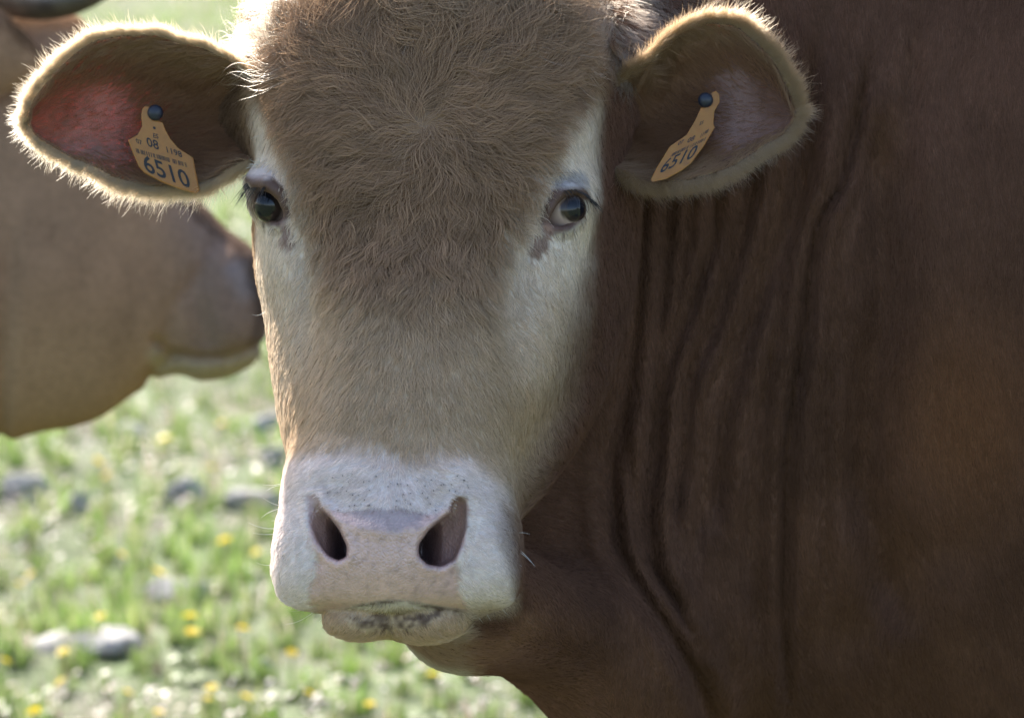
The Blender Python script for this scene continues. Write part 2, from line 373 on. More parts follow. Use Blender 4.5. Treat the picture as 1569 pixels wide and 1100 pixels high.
ROCKS = [(264, 905, 98, 46, 'rounded grey rock with a yellow flower just beyond it'), (150, 978, 160, 34, 'long low pale slab of rock lying flat in the grass'),
         (290, 758, 62, 56, 'upright blue-grey rock among pale blossom'), (28, 742, 76, 48, 'dark grey rock below the jaw of the cow in profile'),
         (128, 772, 60, 40, 'small grey rock between the dark rock and the upright rock'), (398, 648, 66, 34, 'grey rock under the chin of the cow in profile'),
         (386, 764, 86, 34, 'flat whitish rock beside the white muzzle of the bull'), (196, 658, 60, 30, 'low grey rock close under the throat of the cow in profile'),
         (404, 1022, 34, 24, 'small dark stone in the grass under the bull\'s chin'), (425, 700, 50, 40, 'grey rock half hidden behind the nose of the bull')]
for i, (x, y, w_, h_, lb) in enumerate(ROCKS): rock(x, y, w_, h_, lb, 100 + i)

M_PETAL = mat_leaf('yellow_petal', False, .4, (.90, .72, .02)); M_STEM = mat_leaf('flower_stem', False, .3, (.14, .22, .05))
def flower_meshes(seed):
    r = np.random.RandomState(seed); V, F = [], []; n = 15
    for ring, (R, z, m) in enumerate(((1., .12, n), (.72, .24, n - 2), (.42, .32, n - 5))):
        for k in range(m):
            a = 6.283 * k / m + ring * .2 + r.randn() * .05; wd = 6.283 / m * .46; rr = R * (.9 + .2 * r.rand()); b = len(V)
            for (q, da, zz) in ((.12, -wd * .5, .05), (.12, wd * .5, .05), (rr * .7, wd, z), (rr, wd * .55, z * 1.1 + .05 * r.randn()), (rr, -wd * .55, z * 1.1), (rr * .7, -wd, z)):
                V.append((q * math.cos(a + da), q * math.sin(a + da), zz))
            F.append(tuple(range(b, b + 6)))
    return np.array(V), F
def stem_mesh(h):
    V, F = [], []; n = 6
    for i in range(5):
        t = i / 4
        for k in range(n): a = 6.283 * k / n; V.append((.0016 * math.cos(a) + .008 * math.sin(t * 2), .0016 * math.sin(a), h * t))
    for i in range(4):
        for k in range(n): F.append((i * n + k, i * n + (k + 1) % n, (i + 1) * n + (k + 1) % n, (i + 1) * n + k))
    b = len(V)
    for k in range(6):                                         # basal leaves
        a = k * 1.05 + .3; c, s_ = math.cos(a), math.sin(a); b = len(V)
        for (q, ww, zz) in ((.002, .003, .002), (.02, .006, .012), (.045, .001, .008)):
            V += [(q * c - ww * s_, q * s_ + ww * c, zz), (q * c + ww * s_, q * s_ - ww * c, zz)]
        F += [(b, b + 1, b + 3, b + 2), (b + 2, b + 3, b + 5, b + 4)]
    return np.array(V), F
fm = []
for k in range(3):
    V, F = flower_meshes(k); me = bpy.data.meshes.new('flower_head'); me.from_pydata([tuple(v) for v in V], [], F); me.materials.append(M_PETAL)
    V, F = stem_mesh(1.0 * .07); ms = bpy.data.meshes.new('stem'); ms.from_pydata([tuple(v) for v in V], [], F); ms.materials.append(M_STEM); fm.append((me, ms))
FLOW = [(258, 673, 28), (145, 710, 22), (350, 828, 24), (52, 880, 22), (237, 878, 30), (150, 943, 14), (285, 943, 26), (290, 967, 26), (378, 963, 22), (100, 1000, 22), (86, 1045, 24), (48, 1088, 24), (27, 897, 17),
        (160, 728, 17), (320, 1055, 22), (325, 1070, 18), (370, 1067, 22), (250, 1090, 18), (660, 1035, 24), (795, 1047, 24), (398, 845, 18), (192, 850, 14), (15, 1012, 16), (440, 1000, 18), (345, 650, 16), (560, 1080, 18), (480, 1062, 16), (200, 1062, 14), (318, 716, 15)]
rf = random.Random(3)
FL_OWN = {(237, 878): 'yellow flower standing just beyond the rounded grey rock', (100, 1000): 'yellow flower at the near edge of the long pale slab', (258, 673): 'yellow flower growing close under the jaw of the cow in profile',
          (660, 1035): 'yellow flower in the grass directly under the throat of the bull', (795, 1047): 'yellow flower in the grass beside the dewlap of the bull'}
for i, (x, y, dia) in enumerate(FLOW):
    hgt = .055 + .03 * rf.random(); g0 = ray_ground(x, y, hgt); dist = np.linalg.norm(g0 - np.array([0, 0, CAMZ])); R = min(.032, max(.010, dia * .48 * S * dist / D))
    fl = empty('yellow_flower', tuple(g0)); tag(fl, FL_OWN.get((x, y), 'small yellow flower in open meadow grass, away from rocks and cattle'), 'flower', 'yellow flowers dotted over the meadow')
    me, ms = fm[i % 3]; h = bpy.data.objects.new('flower_head', me); s_ = bpy.data.objects.new('stem', ms)
    for o in (h, s_): COL.objects.link(o); o.parent = fl
    az = rf.random() * 6.28; s_.scale = (1, 1, hgt / .07); s_.rotation_euler.z = az
    h.location = (.008 * math.sin(2) * math.cos(az), .008 * math.sin(2) * math.sin(az), hgt); h.scale = (R,) * 3; h.rotation_euler = (rf.uniform(.1, .7), rf.uniform(-.3, .3), rf.random() * 6)
# ------------------------------------------------------------------ the bull that faces us: one field for head, neck, trunk and legs
FY, FL, FR, FW = ([-70, -20, 40, 110, 200, 270, 320, 400, 480, 560, 640, 720],
    [520, 452, 412, 399, 394, 392, 397, 398, 411, 419, 432, 448],
    [800, 880, 918, 926, 918, 912, 908, 905, 896, 872, 826, 776],
    [-.07, -.025, .0, .022, .044, .056, .064, .082, .105, .130, .153, .172])
FN = [2.2, 2.4, 2.6, 2.8, 2.9, 2.9, 2.8, 2.5, 2.2, 2.05, 2.1, 2.3]
MY, ML, MR, MW = ([690, 730, 780, 830, 870, 900, 920, 936], [452, 440, 431, 427, 427, 431, 446, 492],
    [762, 777, 784, 787, 787, 783, 768, 728], [.168, .180, .190, .197, .198, .194, .188, .178])
GROOVES = [   # (points px, width px, depth m)
    ([(985, 150), (984, 320), (979, 451), (962, 606), (938, 714), (946, 822), (981, 899), (1027, 969), (1074, 1054), (1100, 1140)], 13, .011),
    ([(1030, 200), (1027, 296), (1016, 466), (1000, 652), (993, 776), (1003, 860), (1040, 930)], 11, .011),
    ([(1100, 230), (1097, 343), (1066, 451), (1035, 544), (1018, 621), (1012, 745)], 9, .011),
    ([(1165, 180), (1147, 296), (1120, 420), (1089, 513), (1058, 590), (1048, 760)], 10, .010),
    ([(1240, 100), (1220, 281), (1166, 451), (1128, 559), (1105, 683), (1095, 800)], 13, .012),
    ([(1325, 120), (1290, 273), (1251, 350), (1236, 451), (1228, 544), (1213, 636), (1205, 745), (1203, 946), (1217, 1120)], 8, .011),
    ([(1345, 200), (1352, 350), (1352, 451), (1333, 590), (1325, 729), (1352, 837), (1380, 950)], 26, .014),
    ([(1062, 180), (1058, 330), (1040, 470), (1012, 560)], 6, .005),
    ([(1128, 250), (1116, 360), (1092, 460), (1062, 545), (1040, 640), (1034, 800)], 6, .005),
    ([(1196, 230), (1180, 340), (1150, 440), (1112, 540), (1078, 640), (1070, 860)], 6, .005),
    ([(1262, 180), (1232, 300), (1205, 420), (1182, 540), (1150, 700), (1140, 900)], 7, .005),
    ([(1300, 300), (1282, 420), (1275, 560), (1262, 700), (1265, 900)], 9, .004),
    ([(960, 640), (968, 740), (985, 840), (1030, 920), (1080, 1000)], 8, .005),
    ([(1400, 60), (1392, 200), (1385, 330)], 12, .004),
    ([(1180, 560), (1165, 700), (1160, 850), (1170, 1000)], 14, .006),
    ([(1440, 820), (1350, 900), (1290, 1010)], 40, .005),
]
NOSTRIL_P = [[(472, 760), (486, 759), (492, 779), (506, 791), (521, 811), (533, 837), (532, 854), (518, 860), (501, 851), (487, 830), (476, 802)],
             [(714, 765), (702, 760), (692, 768), (689, 785), (673, 796), (656, 811), (640, 834), (640, 852), (654, 866), (677, 869), (697, 857), (707, 833), (714, 804)]]
NOSTRIL = [[(483, 764, 3), (486, 785, 8), (497, 815, 13), (510, 838, 17), (519, 848, 12)],
           [(703, 764, 3), (701, 785, 9), (692, 815, 14), (674, 838, 19), (658, 846, 14)]]
EYE_OPEN = [[(392, 300), (398, 290), (412, 286), (425, 295), (434, 312), (436, 330), (428, 339), (414, 337), (406, 327), (397, 318)],
            [(836, 340), (841, 322), (852, 305), (868, 296), (884, 298), (889, 316), (884, 334), (868, 347), (850, 350)]]
def neck_trunk(q):
    X = to_world(q); x, y, z = X[..., 0], X[..., 1], X[..., 2]
    def loft(xs, zc, hz, yc, hy, n, k):
        a = spl(x, xs, hz); b = spl(x, xs, hy); dz = np.abs(z - spl(x, xs, zc)) / a; dy = np.abs(y - spl(x, xs, yc)) / b
        f = ((dz ** n + dy ** n) ** (1 / n) - 1) * np.minimum(a, b)
        return smax(smax(f, x - xs[-1], k), xs[0] - x, k)
    f = loft([-.13, -.06, .0, .05, .12, .22, .35, .5, .7], [1.05, 1.05, 1.05, 1.035, 1.045, 1.06, 1.05, 1.04, 1.03],
             [.17, .22, .275, .325, .40, .46, .49, .51, .50], [4.14, 4.17, 4.21, 4.25, 4.285, 4.31, 4.33, 4.34, 4.34],
             [.10, .13, .15, .16, .185, .21, .235, .27, .31], 2.4, .05)
    t = loft([.28, .42, .6, .8, 1.1, 1.5, 1.9, 2.15, 2.32], [1.02, 1.0, 1.02, 1.03, 1.02, 1.02, 1.06, 1.12, 1.15], [.30, .42, .48, .49, .48, .45, .40, .33, .2],
             [4.34] * 9, [.2, .28, .34, .37, .39, .40, .34, .27, .17], 2.3, .08)
    f = smin(f, t, .09)
    px, py = to_px(q); f = smin(f, ell_px(px, py, q[..., 2], (955, 1000, -.25), (118, 150, .10)), .10)
    f = smin(f, ellip(X, (.62, 4.10, 1.0), (.25, .13, .36)), .08)         # shoulder
    f = smin(f, ellip(X, (.62, 4.58, 1.0), (.25, .13, .36)), .08)
    f = smin(f, ellip(X, (1.98, 4.12, 1.02), (.28, .16, .34)), .08)       # thighs
    f = smin(f, ellip(X, (1.98, 4.48, 1.02), (.28, .16, .34)), .08)
    m_ = (z < 1.0) & (x > .3); XX = X[m_]; ff = f[m_]; f_all = f; f = ff; X = XX
    for sy in (-1, 1) if m_.any() else ():
        Y = 4.3 + sy * .17
        f = smin(f, capsule(X, (.62, Y, .78), (.63, Y, .42), .13, .075), .06)
        f = smin(f, capsule(X, (.63, Y, .42), (.62, Y, .12), .062, .048), .03)
        f = smin(f, ellip(X, (.61, Y, .10), (.07, .062, .06)), .03)
        f = smin(f, capsule(X, (2.0, Y, .85), (1.9, Y, .62), .17, .12), .07)
        f = smin(f, capsule(X, (1.9, Y, .62), (2.13, Y, .46), .10, .068), .05)
        f = smin(f, capsule(X, (2.13, Y, .46), (2.08, Y, .12), .06, .05), .03)
        f = smin(f, ellip(X, (2.06, Y, .10), (.07, .062, .06)), .03)
    f_all[m_] = f; f = f_all; X = to_world(q)
    f = smin(f, capsule(X, (2.28, 4.3, 1.36), (2.42, 4.3, 1.2), .06, .035), .06)
    f = smin(f, capsule(X, (2.42, 4.3, 1.2), (2.44, 4.3, .62), .03, .02), .02)
    return f
def head_field(q, carve=True):
    px, py = to_px(q); w = q[..., 2]
    L, R, F, n = spl(py, FY, FL), spl(py, FY, FR), spl(py, FY, FW), spl(py, FY, FN)
    c = (L + R) / 2; a = (R - L) / 2; mid = F - .13; b = np.where(w > mid, .13, .15)
    yaw = (px - c) * S * .06                                   # its left side stands a little nearer
    f = (((np.abs(px - c) / a) ** n + (np.abs(w - yaw - mid) / b) ** n) ** (1 / n) - 1) * np.minimum(a * S, .13)
    f = smax(smax(f, (py - 735) * S, .03), (-70 - py) * S, .05)
    # nasal ridge
    nl = spl(py, [330, 420, 560, 700], [500, 490, 490, 478]); nr = spl(py, [330, 420, 560, 700], [790, 765, 742, 738])
    nc = (nl + nr) / 2; na = (nr - nl) / 2; nb = .06
    g = (((np.abs(px - nc) / na) ** 2.6 + (np.abs(w - (F + .004 - nb)) / nb) ** 2.6) ** (1 / 2.6) - 1) * .05
    g = smax(smax(g, (py - 740) * S, .02), (380 - py) * S, .05)
    f = smin(f, g, .024)
    # cheek and jaw, deeper than the face
    jy = [20, 150, 220, 300, 400, 500, 600, 680, 760, 820]
    jl = spl(py, jy, [520, 455, 436, 425, 420, 430, 445, 470, 520, 600]); jr = spl(py, jy, [850, 934, 964, 982, 976, 960, 928, 888, 830, 770])
    jf = spl(py, jy, [-.13, -.075, -.05, -.03, -.015, .005, .03, .06, .085, .09]); jd = spl(py, jy, [.05, .075, .09, .1, .115, .12, .11, .10, .085, .05])
    g = (((np.abs(px - (jl + jr) / 2) / ((jr - jl) / 2)) ** 2.5 + (np.abs(w - (jf - jd)) / jd) ** 2.5) ** (1 / 2.5) - 1) * .08
    g = smax(smax(g, (py - 820) * S, .04), (20 - py) * S, .05)
    f = smin(f, g, .03)
    # muzzle block
    L, R, F = spl(py, MY, ML), spl(py, MY, MR), spl(py, MY, MW); c = (L + R) / 2; a = (R - L) / 2
    bb = np.where(w > F - .075, .075, .11)
    g = (((np.abs(px - c) / a) ** 2.45 + (np.abs(w - (F - .075)) / bb) ** 2.45) ** (1 / 2.45) - 1) * np.minimum(a * S, .075)
    arch = 936 - 17 * np.exp(-((px - 605) / 75.) ** 2)
    g = smax(smax(g, (py - arch) * S, .014), (690 - py) * S, .03)
    f = smin(f, g, .022)
    f = smin(f, ell_px(px, py, w, (468, 862, .130), (40, 68, .045)), .02)
    f = smin(f, ell_px(px, py, w, (742, 862, .130), (44, 72, .045)), .02)
    f = smin(f, ell_px(px, py, w, (603, 838, .165), (80, 88, .046)), .03)       # nose pad between the nostrils
    for rr in ([(489, 768, 0), (512, 790, 0), (545, 806, 0), (590, 814, 0)], [(702, 768, 0), (682, 788, 0), (655, 804, 0), (615, 814, 0)]):
        f = f - .0035 * np.exp(-(chain_d(px, py, rr) / 11.) ** 2) * (w > .1)
    f = f + .0025 * np.exp(-(chain_d(px, py, [(488, 862, 0), (482, 900, 0)]) / 9.) ** 2) * (w > .1) + .0025 * np.exp(-(chain_d(px, py, [(694, 866, 0), (702, 915, 0)]) / 9.) ** 2) * (w > .1)
    # lower lip, chin, throat
    g = ell_px(px, py, w, (553, 949, .134), (58, 31, .036)); g = smin(g, ell_px(px, py, w, (647, 950, .134), (60, 32, .036)), .008)
    g = smin(g, ell_px(px, py, w, (650, 916, .06), (94, 56, .075)), .03)
    f = smin(f, g, .006)
    f = smin(f, ell_px(px, py, w, (690, 934, -.02), (78, 86, .085)), .03)
    f = smin(f, ell_px(px, py, w, (762, 925, -.07), (80, 90, .09)), .05)
    f = smin(f, ell_px(px, py, w, (835, 955, -.14), (75, 72, .09)), .05)

    # ear roots and orbits
    for (x0, x1) in ((450, 372), (880, 965)):
        f = smin(f, capsule(q, P(x0, 165, -.11), P(x1, 172, -.15), .052, .036), .03)
    f = smin(f, ell_px(px, py, w, (935, 62, -.135), (58, 52, .05)), .03)
    f = smin(f, ell_px(px, py, w, (416, 296, -.028), (37, 44, .034)), .014)
    f = smin(f, ell_px(px, py, w, (402, 274, -.03), (24, 15, .026)), .008)
    f = smin(f, ell_px(px, py, w, (872, 312, -.005), (44, 52, .036)), .022)
    # soft modelling: hollow in front of the eyes, brow edge
    f = f + .010 * np.exp(-(((px - 478) / 26.) ** 2 + ((py - 420) / 110.) ** 2)) * (w > 0) + .011 * np.exp(-(((px - 790) / 32.) ** 2 + ((py - 430) / 110.) ** 2)) * (w > 0)
    f = f + .0015 * np.exp(-(((px - 880) / 26.) ** 2 + ((py - 150) / 24.) ** 2)) * sstep(-.09, -.03, w)
    f = f - .006 * np.exp(-((chain_d(px, py, [(700, 735, 0), (760, 800, 0), (770, 880, 0)])) / 40.) ** 2) * (w > 0)
    if carve:
        for i, ch in enumerate(NOSTRIL):
            d = poly_sd(px, py, NOSTRIL_P[i]) * S
            fl = np.interp(px, [474, 500, 528], [.180, .165, .125]) if i == 0 else np.interp(px, [646, 676, 710], [.125, .165, .180])
            f = smax(f, -smax(d, fl - w, .006), .005)
            # alar rim
            f = f - .002 * np.exp(-((d - .003) / .004) ** 2) * (w > .1)
        for i, op in enumerate(EYE_OPEN):
            d = poly_sd(px, py, op) * S; wc = EYEW[i]
            f = smax(f, -smax(d, (wc - .012) - w, .004), .003)
        for i, lids in enumerate(LIDS):
            me_ = (np.abs(px - (415, 865)[i]) < 75) & (np.abs(py - 312) < 75); fm_ = f[me_]; qm_ = q[me_]
            for pts in lids:
                A = [P(x, y, EYEW[i] + dz) for x, y, dz, r in pts]
                for k in range(len(pts) - 1): fm_ = smin(fm_, capsule(qm_, A[k], A[k + 1], pts[k][3] * S, pts[k + 1][3] * S), .004)
            f[me_] = fm_
    return f
EYEW = [-.006, .022]
LIDS = [[[(381, 274, -.022, 6), (392, 281, -.008, 10), (410, 282, .006, 11), (426, 293, .010, 9), (437, 312, .012, 7), (440, 330, .012, 5)],
         [(414, 345, .003, 3), (424, 347, .009, 5), (437, 340, .012, 4)]],
        [[(836, 342, .012, 4), (842, 318, .010, 7), (854, 299, .006, 9), (872, 289, .000, 9), (890, 293, -.010, 7), (899, 303, -.02, 5)],
         [(838, 346, .011, 4), (852, 354, .008, 6), (870, 352, .000, 6), (886, 339, -.008, 5), (893, 318, -.014, 4)]]]
_w = np.linspace(.25, -.2, 900)
def surf_w(px, py, field):
    f = field(P(px, py, _w)); i = np.argmax(f < 0); return _w[i]
_hf0 = lambda q: head_field(q, False)
EYEW = [surf_w(420, 312, _hf0) - .002, surf_w(864, 322, _hf0) - .002]
def bull_field(q):
    px, py = to_px(q); w = q[..., 2]
    f = neck_trunk(q)
    near = sstep(-.36, -.2, w)
    for pts, wd, dp in GROOVES:
        ys = [p[1] for p in pts]; xs = [p[0] for p in pts]
        if xs[0] > xs[-1] + 100 and ys[-1] - ys[0] < 250: d = chain_d(px, py, [(x, y, 0) for x, y in pts])
        else: d = px - spl(py, ys, xs)
        fade = sstep(ys[0] - 60, ys[0] + 80, py) * (1 - sstep(ys[-1] - 60, ys[-1] + 40, py))
        f = f + near * fade * dp * 1.55 * (.55 * np.exp(-(d / wd) ** 2) + .5 * np.exp(-(d / (1.9 * wd)) ** 2) - .25 * np.exp(-((np.abs(d) - wd * 2.6) / (wd * 1.4)) ** 2))
    an = np.stack([px / 24 + py / 260, py / 210, 0 * px], -1); f = f + near * sstep(960, 1010, px) * sstep(1420, 1280, px) * (.0030 * noise3(an, 1., 95) + .0018 * noise3(an * np.array([2.1, 1.7, 1]), 1., 96))
    m = (px < 1120)
    h = np.full(f.shape, 1.0)
    if m.any(): h[m] = head_field(q[m])
    return smin(f, h, .022 + .06 * sstep(820, 950, py))
V1, Q1 = surface_nets(*eval_sparse(bull_field, (-.27, -.36, -.30), (.175, .40, .235), .0029), .0029)
cut = .165
def clip(V, Q, keep):
    q = Q[keep[Q].all(1)]; used = np.unique(q); m = np.full(len(V), -1); m[used] = np.arange(len(used)); return V[used], m[q]
# each piece carries on for one cell past the next, along the same surface
V2, Q2 = surface_nets(*eval_sparse(bull_field, (-.28, -.60, -.62), (.72, .62, .12), .0056), .0056)
V3, Q3 = surface_nets(*eval_sparse(bull_field, (-.2, -1.25, -.95), (2.56, .75, .35), .013), .013)
in1 = lambda V, e: (V[:, 0] < .165 + e) & (V[:, 1] > -.35 - e) & (V[:, 1] < .39 + e) & (V[:, 2] > -.285 - e)
in2 = lambda V, e: (V[:, 0] < .70 + e) & (V[:, 1] > -.58 - e) & (V[:, 1] < .60 + e) & (V[:, 2] > -.60 - e)
V1, Q1 = clip(V1, Q1, in1(V1, 0)); V2, Q2 = clip(V2, Q2, in2(V2, 0) & ~in1(V2, -.008)); V3, Q3 = clip(V3, Q3, ~in2(V3, -.016))

# ears: cupped shells, edges traced, depth from the cup
def spl2(t, pts):
    pts = np.asarray(pts, float); d = np.r_[0, np.cumsum(np.hypot(*np.diff(pts, axis=0).T))]; d /= d[-1]
    return np.stack([spl(t, d, pts[:, 0]), spl(t, d, pts[:, 1])], -1)
def make_ear(top, bot, wtop, wbot, cup, nt=56, ns=34, thick=.0045):
    t = np.linspace(0, 1, nt) ** .9; T = spl2(t, top); B = spl2(t, bot)
    s = np.linspace(0, 1, ns)[None, :]
    xy = T[:, None] * (1 - s[..., None]) + B[:, None] * s[..., None]
    prof = (4 * s * (1 - s)) ** .8
    w = (spl(t, *wtop)[:, None] * (1 - s) + spl(t, *wbot)[:, None] * s) - spl(t, *cup)[:, None] * prof
    cc = xy.reshape(-1, 2).mean(0); xy = cc + (xy - cc) * .955
    q = P(xy[..., 0], xy[..., 1], w); q = q + .0015 * noise3(q, .02, 4)[..., None]
    du = np.gradient(q, axis=0); dv = np.gradient(q, axis=1); n = np.cross(du, dv); n /= np.linalg.norm(n, axis=-1, keepdims=True) + 1e-9
    if n[..., 2].mean() < 0: n = -n
    th = thick * (.35 + .65 * np.clip(prof * 1.6, 0, 1)) ; th[-1] *= .3
    front = q + n * th[..., None] * .5; back = q - n * th[..., None] * .5
    idx = np.arange(nt * ns).reshape(nt, ns); a = idx[:-1, :-1].ravel(); b = idx[1:, :-1].ravel(); c = idx[1:, 1:].ravel(); d = idx[:-1, 1:].ravel()
    f = np.stack([a, b, c, d], 1); V = front.reshape(-1, 3)
    nn = np.cross(V[f[0, 2]] - V[f[0, 0]], V[f[0, 3]] - V[f[0, 1]])
    mm = (np.cross(V[f[:, 2]] - V[f[:, 0]], V[f[:, 3]] - V[f[:, 1]]) * n.reshape(-1, 3)[f[:, 0]]).sum(1).mean()
    if mm < 0: f = f[:, ::-1]
    g = f[:, ::-1] + nt * ns; M = nt * ns
    rim = np.concatenate([idx[:, 0], idx[-1, 1:], idx[-2::-1, -1]])
    e = np.stack([rim[:-1], rim[1:], rim[1:] + M, rim[:-1] + M], 1)
    if mm < 0: e = e[:, ::-1]
    V = np.concatenate([V, back.reshape(-1, 3)])
    return V, np.concatenate([f, g, e]), dict(q=q, n=n, T=T, B=B, t=t, prof=np.broadcast_to(prof, (nt, ns)))
EAR_L = make_ear([(392, 118), (366, 92), (330, 74), (290, 62), (245, 49), (200, 47), (150, 56), (105, 84), (68, 122), (44, 155), (34, 185)],
                 [(392, 250), (366, 264), (335, 280), (300, 288), (250, 290), (200, 281), (150, 264), (108, 245), (70, 222), (44, 202), (34, 186)],
                 ([0, .15, .5, 1], [-.07, -.06, -.06, -.09]), ([0, .15, .5, 1], [-.08, -.08, -.10, -.10]), ([0, .2, .6, 1], [.05, .05, .026, .005]))
EAR_R = make_ear([(935, 130), (962, 104), (985, 92), (1008, 66), (1042, 40), (1080, 28), (1120, 34), (1158, 60), (1190, 94), (1212, 134), (1223, 168)],
                 [(935, 262), (962, 278), (1000, 286), (1040, 284), (1080, 275), (1115, 262), (1150, 242), (1178, 224), (1204, 208), (1219, 190), (1224, 171)],
                 ([0, .15, .5, 1], [-.07, -.055, -.05, -.05]), ([0, .15, .5, 1], [-.07, -.05, -.035, -.045]), ([0, .2, .6, 1], [.05, .052, .030, .006]))
def joinm(parts):
    V, Q, o = [], [], 0
    for v, q in parts: V.append(v); Q.append(q + o); o += len(v)
    return np.concatenate(V), np.concatenate(Q)
nH = len(V1) + len(V2) + len(V3); nEL = len(EAR_L[0])
BV, BQ = joinm([(V1, Q1), (V2, Q2), (V3, Q3), EAR_L[:2], EAR_R[:2]])
BN = np.concatenate([vnormals(V1, Q1), vnormals(V2, Q2), vnormals(V3, Q3), vnormals(*EAR_L[:2]), vnormals(*EAR_R[:2])])
PART = np.zeros(len(BV), int); PART[nH:nH + nEL] = 1; PART[nH + nEL:] = 2       # 0 body, 1 and 2 ears

PALE_L = [(380, 150), (415, 175), (440, 215), (462, 280), (480, 340), (492, 400), (494, 470), (470, 545), (440, 600), (400, 640), (370, 300)]
PALE_R = [(915, 165), (890, 180), (855, 205), (822, 260), (795, 320), (772, 390), (762, 450), (768, 520), (800, 570), (850, 590), (885, 540), (906, 420), (914, 250)]
WHITE = [(430, 735), (452, 705), (490, 695), (545, 693), (600, 706), (655, 708), (705, 708), (738, 722), (760, 745), (776, 790), (810, 860), (810, 960), (400, 960), (405, 760)]
NOSE = [(489, 768), (505, 780), (530, 788), (560, 780), (600, 776), (640, 780), (664, 786), (688, 776), (702, 768), (716, 775), (712, 830), (700, 860), (702, 900), (718, 945), (500, 945), (474, 925), (478, 890), (486, 860), (474, 820), (472, 775)]
CHEEK_X = ([-80, 60, 130, 180, 300, 400, 520, 640, 740, 820, 900], [930, 932, 925, 918, 914, 910, 896, 872, 826, 794, 788])
def lerp(c, col, m): return c + (np.asarray(col) - c) * m[:, None]
def coat(q, part):
    """coat colour and nakedness of the skin, by place on the animal"""
    px, py = to_px(q); w = q[:, 2]; n = noise3(q, .022, 1); n2 = noise3(q, .008, 2); n3 = noise3(q, .09, 3)
    c = np.tile(np.array([.215, .112, .074]), (len(q), 1))
    c = c * (1 + .18 * n3 + .10 * n)[:, None]
    c = lerp(c, (.34, .155, .072), .7 * np.exp(-(((px - 1480) / 120) ** 2 + ((py - 640) / 160) ** 2)))
    cw = 14 + 34 * sstep(340, 560, py) * sstep(900, 780, py)
    face = sstep(1, -1, (px - spl(py, *CHEEK_X) + .75 * (cw - 14) + 5 * n) / cw) * sstep(-.17, -.11, w) * (1 - sstep(930, 960, py + .12 * (px - 720)) * sstep(690, 740, px))
    fc = np.tile(np.array([.44, .29, .185]), (len(q), 1))
    fc = lerp(fc, (.63, .475, .325), sstep(350, 600, py + 30 * n + .25 * np.abs(px - 630)))
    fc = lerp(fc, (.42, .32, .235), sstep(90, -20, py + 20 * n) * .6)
    fc = lerp(fc, (.68, .52, .37), sstep(560, 500, px - 20 * n) * sstep(380, 520, py))
    fc = lerp(fc, (.68, .51, .35), sstep(770, 840, px + 20 * n) * sstep(380, 520, py))
    pl = np.minimum(poly_sd(px, py, PALE_L), poly_sd(px, py, PALE_R)) + 9 * n - 9
    fc = lerp(fc, (.84, .72, .59), sstep(24, -30, pl) * sstep(-.075, -.045, w) * (1 - .68 * sstep(370, 530, py + 20 * n)))
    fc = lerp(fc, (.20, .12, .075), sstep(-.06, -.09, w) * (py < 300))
    fc = lerp(fc, (.30, .19, .13), sstep(26, 0, np.hypot((px - 878) / 1.0, (py - 150) / 1.0)) * .8)
    wh = poly_sd(px, py, WHITE) + 5 * n2
    fc = lerp(fc, (.90, .80, .76), sstep(30, -22, wh + 10 * n) * sstep(.03, .075, w))
    fc = lerp(fc, (.62, .50, .34), sstep(905, 935, py) * sstep(690, 740, px) * .7)
    fc = lerp(fc, (.60, .52, .40), sstep(925, 945, py) * sstep(720, 700, px))
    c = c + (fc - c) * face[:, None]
    # chin and throat behind the lip
    ch = sstep(.02, .06, w) * sstep(930, 945, py)
    c = lerp(c, (.58, .47, .31), ch * sstep(960, 930, py + (px - 640) * .2 + 6 * n))
    thr = sstep(-.02, .03, w) * sstep(925, 950, py) * (px > 600)
    c = lerp(c, (.36, .20, .12), thr * .75 * (1 - ch * sstep(990, 955, py)))
    le = np.minimum(ell_px(px, py, w, (553, 949, .134), (58, 31, .036)), ell_px(px, py, w, (647, 950, .134), (60, 32, .036)))
    c = lerp(c, (.70, .53, .39), sstep(.006, .001, le) * sstep(910, 925, py))
    naked = np.zeros(len(q)); thin = np.zeros(len(q))
    # nose pad
    arch = 936 - 17 * np.exp(-((px - 605) / 75.) ** 2)
    ns = sstep(4, -5, poly_sd(px, py, NOSE) + 3 * n2 + 5 * n) * (w > .09) * sstep(3, -3, py - arch)
    nc = np.tile(np.array([.60, .395, .345]), (len(q), 1)) * (1 + .06 * n)[:, None]
    nc = lerp(nc, (.30, .24, .25), sstep(14, -6, poly_sd(px, py, [(535, 770), (600, 760), (662, 770), (642, 799), (612, 810), (582, 806), (548, 797)]) + 6 * n2) * .8)
    nc = lerp(nc, (.24, .15, .14), sstep(.38, .62, noise3(q, .0042, 9)) * .35)
    c = c + (nc - c) * ns[:, None]; naked = np.maximum(naked, ns)
    # lips: mottled dark skin on the lower lip, shaded mouth slit painted as a band
    lp = np.maximum(sstep(5, -3, np.minimum(poly_sd(px, py, [(540, 944), (596, 942), (598, 962), (570, 964), (545, 956)]), poly_sd(px, py, [(606, 944), (640, 938), (672, 940), (650, 957), (610, 962)])) + 7 * n2), sstep(9, 3, np.abs(py - arch) + 2 * n2) * sstep(100, 75, np.abs(px - 620))) * (w > .08) * sstep(-3, 3, py - arch)
    c = lerp(c, (.10, .058, .046), lp * np.clip(.75 + .5 * n + .5 * noise3(q, .0035, 12), 0, 1)); naked = np.maximum(naked, lp)
    nz = np.minimum(poly_sd(px, py, NOSTRIL_P[0]), poly_sd(px, py, NOSTRIL_P[1]))
    nm = sstep(5, 0, nz) * (w > .06); c = lerp(c, (.36, .23, .21), nm * .85); c = lerp(c, (.16, .10, .10), sstep(.17, .135, w) * nm); naked = np.maximum(naked, nm)
